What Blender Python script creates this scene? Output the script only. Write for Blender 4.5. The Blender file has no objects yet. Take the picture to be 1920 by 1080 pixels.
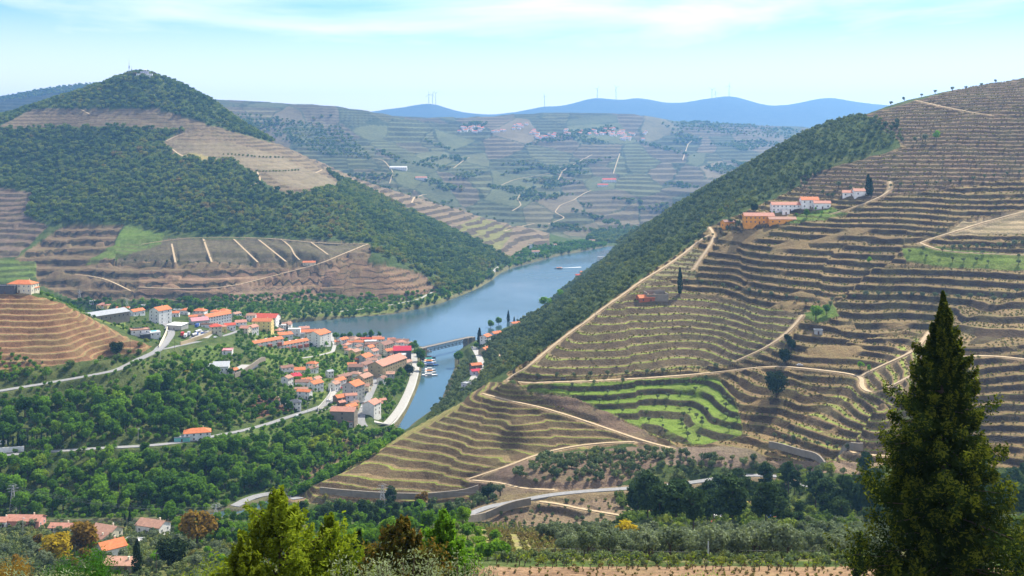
import bpy, math, random
import numpy as np
from mathutils import Vector, Matrix
R = math.radians
random.seed(7)
S = 0.8            # metres per authoring unit
CZ = 300.0         # eye height above the river in authoring units
F = 2000.0         # focal length in photograph pixels (1920 wide)
YH, XC = 270.0, 960.0
scene = bpy.context.scene
C = scene.collection
# ---------------------------------------------------------------- camera
cam = bpy.data.cameras.new("camera")
cam.sensor_width = 36.0
cam.lens = F / 1920 * 36.0
cam.shift_y = -(540 - YH) / 1920.0
cam.clip_start = 0.5
cam.clip_end = 60000
camo = bpy.data.objects.new("camera", cam)
camo.location = (0, 0, CZ * S)
camo.rotation_euler = (R(90), 0, 0)
C.objects.link(camo)
scene.camera = camo
# ---------------------------------------------------------------- light
SUN_EL, SUN_AZ = 47.0, 38.0        # azimuth measured from straight ahead (+Y) to the right (+X)
sd = Vector((math.sin(R(SUN_AZ)) * math.cos(R(SUN_EL)), math.cos(R(SUN_AZ)) * math.cos(R(SUN_EL)), math.sin(R(SUN_EL))))
sun = bpy.data.lights.new("sun", 'SUN')
sun.energy = 5.0
sun.angle = R(0.5)
sun.color = (1.0, 0.92, 0.77)
suno = bpy.data.objects.new("sun", sun)
suno.rotation_euler = (-sd).to_track_quat('-Z', 'Y').to_euler()
C.objects.link(suno)
scene.view_settings.view_transform = 'Standard'
scene.view_settings.look = 'None'
scene.view_settings.exposure = 0.92
scene.view_settings.gamma = 1
scene.view_settings.use_curve_mapping = False
scene.cycles.max_bounces = 4
scene.cycles.diffuse_bounces = 2
scene.cycles.glossy_bounces = 2
scene.cycles.transmission_bounces = 2
scene.cycles.transparent_max_bounces = 8
scene.cycles.volume_bounces = 0
scene.cycles.use_denoising = True

def N(nt, t, **kw):
    n = nt.nodes.new(t)
    for k, v in kw.items():
        if k.startswith('i_'):
            key = k[2:]
            n.inputs[int(key) if key.isdigit() else key].default_value = v
        else:
            setattr(n, k, v)
    return n

def mth(nt, op, a, b=None, c=None, clamp=False):
    n = nt.nodes.new('ShaderNodeMath'); n.operation = op; n.use_clamp = clamp
    for i, v in enumerate((a, b, c)):
        if v is None: continue
        if isinstance(v, (int, float)): n.inputs[i].default_value = v
        else: nt.links.new(v, n.inputs[i])
    return n.outputs[0]

def mix(nt, f, a, b, bt='MIX'):
    n = nt.nodes.new('ShaderNodeMix'); n.data_type = 'RGBA'; n.blend_type = bt
    for s, v in ((0, f), (6, a), (7, b)):
        if isinstance(v, (int, float)): n.inputs[s].default_value = v
        elif isinstance(v, tuple): n.inputs[s].default_value = (*v, 1) if len(v) == 3 else v
        else: nt.links.new(v, n.inputs[s])
    return n.outputs[2]

def ramp(nt, f, stops):
    n = nt.nodes.new('ShaderNodeValToRGB')
    e = n.color_ramp.elements
    while len(e) < len(stops): e.new(0.5)
    for q, (p, c) in zip(e, stops):
        q.position = p; q.color = (*c, 1) if len(c) == 3 else c
    if f is not None: nt.links.new(f, n.inputs[0])
    return n.outputs[0]

w = bpy.data.worlds.new("World"); scene.world = w; w.use_nodes = True
nt = w.node_tree; nt.nodes.clear()
sky = N(nt, 'ShaderNodeTexSky', sky_type='NISHITA', sun_disc=False, sun_elevation=R(SUN_EL), sun_rotation=R(SUN_AZ),
        altitude=300, air_density=1.0, dust_density=0.6, ozone_density=2.0)
tc = N(nt, 'ShaderNodeTexCoord')
mp = N(nt, 'ShaderNodeMapping'); mp.inputs['Scale'].default_value = (1.6, 1.6, 9.0)
nt.links.new(tc.outputs['Generated'], mp.inputs[0])
nz = N(nt, 'ShaderNodeTexNoise', i_Scale=1.6, i_Detail=6.0, i_Roughness=0.55, i_Distortion=0.4)
nt.links.new(mp.outputs[0], nz.inputs['Vector'])
sep = N(nt, 'ShaderNodeSeparateXYZ'); nt.links.new(tc.outputs['Generated'], sep.inputs[0])
cl = mth(nt, 'MULTIPLY_ADD', nz.outputs[0], 3.2, -1.12, clamp=True)
thin = mth(nt, 'MULTIPLY_ADD', sep.outputs[2], -11.5, 1.5, clamp=True)      # the thin veil closes towards the horizon
cl = mth(nt, 'MAXIMUM', mth(nt, 'MULTIPLY', cl, 0.75), mth(nt, 'MULTIPLY', thin, 0.9))
blue = mix(nt, 1.0, sky.outputs[0], (0.42, 0.98, 1.25), 'MULTIPLY')
cy = mix(nt, cl, blue, (15.6, 14.0, 13.8))
bg = N(nt, 'ShaderNodeBackground', i_Strength=0.07)
nt.links.new(cy, bg.inputs[0])
out = N(nt, 'ShaderNodeOutputWorld'); nt.links.new(bg.outputs[0], out.inputs[0])

# ---------------------------------------------------------------- numeric helpers
def hsh(ix, iy, seed):
    h = (ix.astype(np.int64) * 374761393 + iy.astype(np.int64) * 668265263 + seed * 2147483647) & 0xFFFFFFFF
    h = ((h ^ (h >> 13)) * 1274126177) & 0xFFFFFFFF
    return ((h ^ (h >> 16)) & 0xFFFFFF) / float(0xFFFFFF)

def vn(x, y, seed=0):
    ix, iy = np.floor(x), np.floor(y)
    fx, fy = x - ix, y - iy
    fx = fx * fx * (3 - 2 * fx); fy = fy * fy * (3 - 2 * fy)
    a, b = hsh(ix, iy, seed), hsh(ix + 1, iy, seed)
    c, d = hsh(ix, iy + 1, seed), hsh(ix + 1, iy + 1, seed)
    return (a + (b - a) * fx) * (1 - fy) + (c + (d - c) * fx) * fy - 0.5

def fbm(x, y, o=4, seed=0, g=0.5):
    s, a, t = 0, 1.0, 0
    for k in range(o):
        s = s + a * vn(x * 2 ** k + 17.3 * k, y * 2 ** k - 9.1 * k, seed + k); t += a; a *= g
    return s / t * 2

def inpoly(px, py, poly):
    ins = np.zeros(px.shape, bool); n = len(poly)
    for i in range(n):
        x1, y1 = poly[i]; x2, y2 = poly[(i + 1) % n]
        if y1 == y2: continue
        c = ((y1 > py) != (y2 > py)) & (px < (x2 - x1) * (py - y1) / (y2 - y1) + x1)
        ins ^= c
    return ins

def segdist(px, py, pts, closed=False):
    """distance to a polyline and the position along it (index + fraction)"""
    best = np.full(px.shape, 1e18); pos = np.zeros(px.shape)
    n = len(pts)
    for i in range(n if closed else n - 1):
        x1, y1 = pts[i][:2]; x2, y2 = pts[(i + 1) % n][:2]
        dx, dy = x2 - x1, y2 - y1; L = dx * dx + dy * dy + 1e-9
        t = np.clip(((px - x1) * dx + (py - y1) * dy) / L, 0, 1)
        d = (px - x1 - t * dx) ** 2 + (py - y1 - t * dy) ** 2
        m = d < best
        best = np.where(m, d, best); pos = np.where(m, i + t, pos)
    return np.sqrt(best), pos

def sstep(a, b, x):
    t = np.clip((x - a) / (b - a), 0, 1); return t * t * (3 - 2 * t)

# ---------------------------------------------------------------- relief: survey points (x, y, distance) along crests, feet and slopes
RL = []          # rows (u, lnY, z) in authoring units
def zof(y, Y): return CZ - (y - YH) * Y / F
def Yof(y, z): return (CZ - z) * F / (y - YH)
def sv(rows, step=45):
    """rows of (x, y, Y) joined and resampled"""
    pts = []
    for a, b in zip(rows[:-1], rows[1:]):
        n = max(1, int(math.hypot(b[0] - a[0], b[1] - a[1]) / step))
        for k in range(n):
            t = k / n; pts.append(tuple(a[i] + (b[i] - a[i]) * t for i in range(3)))
    pts.append(rows[-1])
    for x, y, Y in pts: RL.append(((x - XC) / F, math.log(Y), zof(y, Y)))
def sz(rows, step=60):
    """rows of (x, y, z) with the height known: the distance follows"""
    sv([(x, y, Yof(y, z)) for x, y, z in rows], step)
def sp(*rows):
    """(x, Y, z) stations out of sight"""
    for x, Y, z in rows: RL.append(((x - XC) / F, math.log(Y), z))
XS = (-300, 100, 500, 900, 1300, 1700, 2200)
for x in XS:
    for Y, z in ((3, 298), (8, 295.5), (20, 289), (45, 272), (80, 255)): sp((x, Y, z))
for x in XS: sp((x, 130, 233))
sp((-300,200,196),(100,200,190),(500,200,196),(800,200,205),(-300,300,150),(100,300,143),(500,320,148),(300,400,118))
sv([(850,1084,213),(1100,1082,215),(1400,1082,215),(1700,1082,215),(2200,1082,215)], 100)
sv([(880,1060,236),(1400,1058,236),(2200,1058,236)], 100)
sv([(900,1048,270),(1300,1046,275),(1700,1046,275),(2200,1046,280)], 100)
sv([(-300,1080,480),(0,1080,480),(330,1080,470),(600,1085,400)], 90)
sv([(-300,1035,620),(0,1035,620),(330,1035,600),(600,1040,560)], 90)
sz([(-300,980,18),(0,982,18),(300,988,16),(480,990,14)], 80)
sv([(870,1040,320),(1000,1048,320),(1080,1050,320)])
sv([(860,985,420),(980,1000,420),(1060,1030,380)])
sv([(1100,1015,470),(1300,1000,480),(1500,1005,480),(1750,1000,470),(2200,1000,450)], 80)
sv([(1000,998,600),(1200,985,600),(1420,972,610),(1700,965,600),(2200,960,560)], 80)
sz([(620,985,40),(740,978,42),(870,968,46),(960,945,48),(1060,925,50),(1180,915,52),(1260,908,54),(1380,892,58),(1480,898,60),(1650,900,68),(1900,905,78),(2200,905,85)])
sz([(900,978,42),(1050,962,44),(1200,950,48)])
# spur with the curved terraces
sv([(600,922,848),(640,930,838),(690,934,832),(800,937,826),(890,928,824)], 40)
sv([(596,886,872),(616,864,893),(645,842,915),(680,822,943),(735,800,972),(765,781,988),(797,771,1000)], 25)
sv([(690,905,846),(800,905,846),(880,900,842)],50)
sz([(560,912,12),(545,925,9)])
sv([(820,755,1000),(900,722,1000),(955,714,950)], 40)
sv([(960,800,888),(820,830,895),(1100,830,862),(880,868,860),(1000,760,915),(760,852,884),(700,872,874)], 60)
sv([(930,885,835),(1020,852,850),(1200,834,848)], 60)
sv([(1000,880,800),(1200,870,800),(1400,868,790)], 60)
# right hill
sv([(1440,845,795),(1550,858,765),(1650,858,740),(1760,860,720),(1900,862,700),(2200,862,680)], 60)
sv([(1300,760,910),(1300,700,960),(1100,720,930),(1000,712,935)], 60)
sv([(1380,740,885),(1440,740,865),(1500,735,855)], 60)
sv([(1445,845,800),(1500,790,820),(1560,742,848),(1610,705,866),(1680,655,892),(1745,618,915)], 30)
sv([(1600,852,722),(1650,800,730),(1700,740,752),(1760,690,778),(1830,640,812)], 30)
sv([(1900,700,785),(2200,700,780)], 80)
sv([(1470,765,850),(1530,700,880),(1590,660,905),(1650,615,935)], 40)
sv([(1320,640,1010),(1400,645,960),(1500,640,930),(1600,618,940),(1700,585,955),(1800,590,900),(1920,600,875),(2200,600,860)], 80)
sv([(1350,540,1095),(1500,540,1015),(1600,530,1010),(1700,500,1010),(1920,480,985),(2200,480,960)], 80)
sv([(1440,470,1095),(1600,460,1070),(1750,440,1050),(1920,400,1060),(2200,390,1040)], 80)
sv([(1400,405,1180),(1500,398,1160),(1620,370,1150),(1750,350,1120),(1920,320,1130),(2200,310,1120)], 80)
sv([(1500,310,1310),(1650,280,1270),(1800,250,1210),(2000,220,1210)], 80)
CREST = [(950,712,940),(985,690,960),(1040,645,1000),(1100,602,1040),(1170,550,1085),(1230,510,1125),(1290,470,1165),(1330,440,1185)]
sv(CREST, 30)
sv([(1000,640,1150),(1100,550,1330),(1200,475,1420),(1290,425,1400),(1350,380,1400)], 45)
SIL = [(935,640,1400),(965,618,1560),(1012,584,1800),(1045,552,1980),(1085,518,2250),(1110,498,2380),(1135,468,2560),(1152,452,2420),(1200,428,2150),(1250,398,1950),(1300,365,1800),(1340,345,1700),(1380,322,1600),(1450,280,1530),(1500,252,1490),(1560,228,1470),(1600,222,1460),(1640,208,1440),(1700,190,1430),(1780,174,1425),(1850,160,1420),(1925,146,1420),(2060,120,1430),(2250,95,1450)]
sv(SIL, 30)
sp((1250,2300,100),(1400,2000,190),(1600,1900,230),(1800,1900,250),(2100,1900,260),(1250,2800,10),(1450,2700,30),(1700,2600,60),(2100,2600,80),(1250,3100,2),(1500,3300,2),(1800,3300,2),(2200,3300,2))
# forest slope under the upper road, town, left hill
sz([(-300,862,32),(0,850,32),(160,846,31),(330,832,28),(450,808,26),(540,782,24),(590,768,22),(640,748,20)])
sz([(-300,745,69),(0,732,69),(110,716,69),(220,692,68),(290,660,66),(322,630,64)])
sz([(0,790,50),(200,770,48),(350,745,44),(460,735,38),(540,720,30)])
sz([(330,655,62),(380,642,61),(420,628,60)])
sz([(385,690,48),(430,690,46),(490,668,44),(450,650,46)])
sv([(0,700,1030),(120,695,1040),(230,670,1090),(280,645,1150)])
sv([(-300,545,1160),(0,550,1150),(60,556,1150),(120,575,1160),(180,602,1190),(240,635,1230)], 40)
sv([(0,625,1090),(120,635,1100)])
sp((-300,1300,125),(0,1300,118),(60,1350,98),(120,1330,100),(-300,1550,40),(0,1600,30),(-300,1750,14),(0,1750,14))
sz([(175,600,76),(230,600,74),(290,605,68),(310,590,62)])
sz([(240,585,60),(330,585,56),(400,590,52),(470,600,42),(520,610,26)])
sz([(420,620,52),(500,635,34),(570,640,16),(620,655,12)])
sz([(500,665,30),(560,655,18),(640,670,14),(700,660,10),(780,668,8)])
sz([(520,720,34),(560,700,28),(640,700,20),(700,720,14),(740,720,6)])
sz([(600,745,24),(660,790,16),(700,760,13),(740,770,5)])
sz([(690,815,8),(620,850,5),(560,880,4),(460,920,3),(330,945,3),(150,955,4),(0,960,4),(-300,965,4)])
sz([(0,900,18),(250,890,16),(450,860,14),(600,820,12)])
sp((200,1620,30),(400,1700,16),(520,1720,8))
# far bank
sz([(-300,570,14),(0,572,14),(300,575,12),(480,585,10),(620,585,8)])
sz([(0,545,34),(150,553,28),(300,562,24),(450,560,22),(600,553,20),(700,560,14),(800,552,12),(870,535,10)])
sz([(640,590,4),(740,578,4),(830,562,4),(900,530,4),(960,498,4),(1050,474,4)])
sv([(-300,500,2000),(0,500,2000),(200,500,2020),(400,500,2020),(600,490,2040),(740,500,2050)], 80)
sv([(-300,440,2220),(0,440,2220),(200,430,2200),(400,442,2170),(600,450,2150),(700,455,2180),(800,500,2200)], 80)
sv([(0,300,2620),(200,300,2560),(400,300,2520),(560,355,2400),(640,380,2420),(720,420,2420)], 80)
sv([(-300,235,2800),(0,235,2790),(200,232,2720),(400,262,2680),(500,300,2620)], 80)
sv([(200,160,2920),(240,144,2930),(275,138,2940),(300,146,2950),(340,162,2960),(400,196,2990),(450,235,3010),(500,263,3040),(560,290,3070),(640,322,3120),(720,352,3180),(800,376,3230),(900,405,3260),(1000,430,3280)], 30)
sv([(-300,235,3020),(0,222,3000),(50,207,2990),(110,186,2970),(160,170,2950),(200,158,2930)], 40)
sv([(700,380,2720),(780,415,2700),(850,445,2680),(920,480,2660),(945,492,2640)], 45)
sv([(780,400,2900),(880,435,2900),(960,465,2880),(1010,460,3000)], 60)
sp((0,3600,380),(300,3700,300),(600,3800,120),(900,3800,30),(0,4500,250),(300,4500,150))
# far valley and ridges
sz([(1020,440,10),(1080,448,6),(1160,440,6),(1300,420,12)])
sv([(700,360,3950),(850,390,3850),(1000,405,3800),(1150,410,3750),(1300,380,3900)], 90)
sv([(520,260,4700),(700,300,4350),(850,330,4350),(1000,345,4400),(1150,345,4450),(1350,320,4600)], 90)
sv([(600,225,5150),(800,262,5200),(950,262,5350),(1100,254,5500),(1250,268,5600),(1420,265,5700)], 80)
sv([(380,212,5000),(440,214,5000),(520,214,5150),(580,206,5250),(640,207,5300),(700,215,5450),(760,224,5650),(840,232,5900),(920,221,6050),(1000,216,6150),(1100,213,6250),(1200,216,6300),(1300,232,6400),(1400,233,6500),(1500,238,6600),(1620,252,6700),(1900,262,6800)], 40)
sv([(-300,200,6600),(0,186,6600),(60,172,6700),(120,163,6800),(190,156,6900),(260,170,7000),(330,210,7100)], 50)
for x, z in ((-300,420),(100,430),(500,300),(900,300),(1300,320),(1700,300),(2200,300)): sp((x, 9000, z))
sv([(-300,215,14500),(200,210,14500),(500,222,14500),(620,218,14300),(700,210,14000),(760,200,14000),(812,194,14000),(850,206,14000),(880,212,14000),(930,215,14000),(985,207,14000),(1020,200,14000),(1062,198,14000),(1115,184,14000),(1160,187,14000),(1200,184,14000),(1250,193,14000),(1320,187,14000),(1370,180,14000),(1440,197,14000),(1500,193,14000),(1550,183,14000),(1600,190,14000),(1650,197,14000),(1800,205,14500),(2200,215,14500)], 40)
sv([(-300,238,12800),(600,236,12800),(1200,226,12800),(2200,236,12800)], 60)
for x in XS: sp((x, 16000, 480), (x, 26000, 250))

P = np.array(RL)
# drop near-duplicate stations, keep the first
keep = []
for i in range(len(P)):
    if all((P[i, 0] - P[j, 0]) ** 2 + (P[i, 1] - P[j, 1]) ** 2 > 0.008 ** 2 for j in keep): keep.append(i)
P = P[keep]
def kern(d2): return np.sqrt(d2 + 0.012 ** 2)
VS = 1.0
D = (P[:, None, 0] - P[None, :, 0]) ** 2 + ((P[:, None, 1] - P[None, :, 1]) * VS) ** 2
n = len(P)
# heights are fitted relative to distance so that far ridges and near banks share one smoothness
W = P[:, 2]
A = np.zeros((n + 3, n + 3)); A[:n, :n] = -kern(D) - 1e-4 * np.eye(n)
Q = np.c_[np.ones(n), P[:, :2]]
A[:n, n:] = Q; A[n:, :n] = Q.T
sol = np.linalg.solve(A, np.r_[W, np.zeros(3)])
def relief(u, l):
    o = np.empty(u.size); uf, lf = u.ravel(), l.ravel()
    for s in range(0, uf.size, 20000):
        e = slice(s, s + 20000)
        d = (uf[e, None] - P[None, :, 0]) ** 2 + ((lf[e, None] - P[None, :, 1]) * VS) ** 2
        o[e] = -kern(d) @ sol[:n] + sol[n] + sol[n + 1] * uf[e] + sol[n + 2] * lf[e]
    return o.reshape(u.shape)
# coarse evaluation, cubic upsampling
U0, U1, L0, L1 = -0.68, 0.68, math.log(2.5), math.log(26000)
cu, cl_ = 220, 560
gu = np.linspace(U0, U1, cu); gl = np.linspace(L0, L1, cl_)
coarse = relief(*np.meshgrid(gu, gl))                   # [l, u]
def cub(n_in, x):
    """Catmull-Rom weights for positions x (in index units) -> idx[4], w[4]"""
    i = np.clip(np.floor(x).astype(int), 0, n_in - 2); t = x - i
    idx = np.clip(np.stack([i - 1, i, i + 1, i + 2]), 0, n_in - 1)
    w_ = np.stack([-.5*t + t*t - .5*t**3, 1 - 2.5*t*t + 1.5*t**3, .5*t + 2*t*t - 1.5*t**3, -.5*t*t + .5*t**3])
    return idx, w_
# radial stations: dense where the terraces are
def dens(Y):
    return np.interp(np.log(Y), np.log([2.5, 40, 200, 500, 700, 1200, 1800, 2200, 3300, 6500, 9000, 14500, 26000]),
                     [.04, .03, .008, .0028, .0014, .0013, .0024, .0032, .0035, .0035, .012, .006, .05])
Ys = [2.5]
while Ys[-1] < 16800: Ys.append(Ys[-1] * (1 + float(dens(Ys[-1]))))
Ys = np.array(Ys); LY = np.log(Ys)
ue = 0.60
us = np.linspace(-0.50, 0.50, 1101)
us = np.r_[np.linspace(-0.66, -0.502, 60), us, np.linspace(0.502, 0.66, 60)]
ii, wi = cub(cl_, (LY - L0) / (gl[1] - gl[0]))
T = sum(wi[k][:, None] * coarse[ii[k]] for k in range(4))
jj, wj = cub(cu, (us - U0) / (gu[1] - gu[0]))
Z = sum(wj[k][None, :] * T[:, jj[k]] for k in range(4))
UU, YY = np.meshgrid(us, Ys)
XX = UU * YY
print("grid", Z.shape, "stations", n)
# ---------------------------------------------------------------- picking points of the relief
lu = lambda u: np.interp(u, us, np.arange(len(us)))
def colz(u):
    k = float(lu(u)); a = int(min(max(math.floor(k), 0), len(us) - 2)); t = k - a
    return Z[:, a] * (1 - t) + Z[:, a + 1] * t
def hit(x, y, Ymin=150.0):
    """the first place on the relief seen at photograph point (x, y) beyond Ymin -> (X, Y, z)"""
    u = (x - XC) / F; z = colz(u)
    py = YH + (CZ - z) / Ys * F
    k = np.nonzero((py <= y) & (Ys >= Ymin))[0]
    if len(k) == 0: k = [int(np.argmin(np.where(Ys > Ymin, py, 1e9)))]
    k = max(int(k[0]), 1)
    a, b = py[k - 1], py[k]
    t = 0.5 if a <= y or a == b else (a - y) / (a - b)
    t = min(max(t, 0), 1)
    Y = Ys[k - 1] + t * (Ys[k] - Ys[k - 1])
    return u * Y, Y, z[k - 1] + t * (z[k] - z[k - 1])
def zat(X, Y, G=None):
    """height of the ground (authoring units) at a place"""
    G = Z if G is None else G
    X = np.atleast_1d(np.asarray(X, float)); Y = np.atleast_1d(np.asarray(Y, float))
    i = np.interp(Y, Ys, np.arange(len(Ys))); j = lu(X / Y)
    a = np.clip(i.astype(int), 0, len(Ys) - 2); b = np.clip(j.astype(int), 0, len(us) - 2)
    s, t = i - a, j - b
    return (G[a, b] * (1 - s) * (1 - t) + G[a + 1, b] * s * (1 - t) + G[a, b + 1] * (1 - s) * t + G[a + 1, b + 1] * s * t)
# ---------------------------------------------------------------- natural unevenness
calm = inpoly(XC + F * UU, YH + (CZ - Z) / YY * F, [(130,560),(560,575),(800,640),(930,600),(900,760),(700,830),(560,790),(330,720),(150,640)]) & (YY > 900) & (YY < 1950)
amp = np.interp(np.log(YY), np.log([60, 250, 700, 1500, 3000, 6000, 14000]), [0.6, 2.0, 3.5, 6, 13, 24, 40])
wl = np.interp(np.log(YY), np.log([60, 250, 700, 1500, 3000, 6000, 14000]), [30, 60, 150, 210, 330, 620, 1500])
# wavelength steps, not a continuous warp, so the noise never shears
Z0 = Z.copy()
nzv = np.zeros_like(Z)
for lo, hi, wv, am, sd_ in ((60, 500, 55, 1.6, 3), (350, 1900, 170, 3.4, 5), (1300, 4500, 330, 9, 9), (3000, 12000, 620, 17, 13), (9000, 26000, 420, 16, 21)):
    m_ = sstep(lo * .8, lo * 1.25, YY) * (1 - sstep(hi * .8, hi * 1.2, YY))
    r_ = (m_ > 0)
    o_ = np.zeros_like(Z); o_[r_] = fbm(XX[r_] / wv, YY[r_] / wv, 5, sd_)
    nzv += o_ * m_ * am
nzv *= np.where(calm, 0.25, 1.0)
Z += nzv
Z = np.where(YY < 190, np.minimum(Z, CZ - 2.2 - .42 * YY), Z)
# ---------------------------------------------------------------- the two rivers
W0 = lambda x, y: ((x - XC) / F * Yof(y, 0), Yof(y, 0))
NSH = [(60,603),(300,606),(540,606),(640,597),(740,589),(790,578),(830,568),(870,552),(900,539),(925,524),(930,516),(958,503),(1000,492),(1050,479),(1100,470),(1140,462)]
FARR = [(1250,458),(1600,458),(2500,458),(2500,470),(1700,468),(1300,466)]
SSH = [(1148,470),(1118,494),(1095,512),(1058,540),(1022,574),(1004,592),(965,612),(930,628),(896,642),(868,652),(852,664),(852,690),(838,722),(828,748),(806,772),(772,796)]
CREEK = [(758,811),(744,815),(704,843),(657,866),(614,895),(575,914),(545,938),(490,956),(400,977),(300,992),(0,1004),(-500,1014)]
CREEKL = [(-500,1006),(0,995),(300,981),(400,962),(482,945),(530,930),(565,906),(607,886),(653,857),(700,834),(730,815),(742,800),(758,764),(776,726),(783,700),(784,682),(796,668),(797,654),(770,650),(700,642),(620,640),(560,618),(530,612),(300,622),(60,622)]
RIV = [W0(*p) for p in NSH + FARR + SSH + CREEK + CREEKL]
wm = (YY > 600) & (YY < 3600)
sdv = np.full(Z.shape, 1e3)
dd, _ = segdist(XX[wm], YY[wm], RIV, True)
ins = inpoly(XX[wm], YY[wm], RIV)
sdv[wm] = np.where(ins, -dd, dd)
zr = Z[wm]; s_ = sdv[wm]
bank = np.minimum(np.maximum(zr, 1.1 + .02 * s_), 1.0 + .55 * s_)
bank = np.where(s_ < 120, bank, np.maximum(zr, 1.1 + .02 * 120))
Z[wm] = np.where(s_ > 0, np.where(s_ < 3, 1.0 * s_ / 3 + .2, bank), np.maximum(-4, -1.2 + s_ * .6))
Z[~wm] = np.where(YY[~wm] > 3000, np.maximum(Z[~wm], 2), Z[~wm])
# ---------------------------------------------------------------- roads, tracks, yards: cut into the relief
def smoothpts(pts, step=6.0):
    """resample and smooth a 3-D polyline"""
    P_ = np.array(pts, float)
    d = np.r_[0, np.cumsum(np.hypot(*(P_[1:, :2] - P_[:-1, :2]).T))]
    m_ = max(4, int(d[-1] / step)); t = np.linspace(0, d[-1], m_)
    q = np.stack([np.interp(t, d, P_[:, k]) for k in range(3)], 1)
    k_ = max(1, int(9 / step)) if len(q) > 8 else 0
    for _ in range(6):
        q[1:-1] = (q[:-2] + 2 * q[1:-1] + q[2:]) / 4
    for _ in range(25): q[1:-1, 2] = (q[:-2, 2] + 2 * q[1:-1, 2] + q[2:, 2]) / 4
    return q
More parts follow.
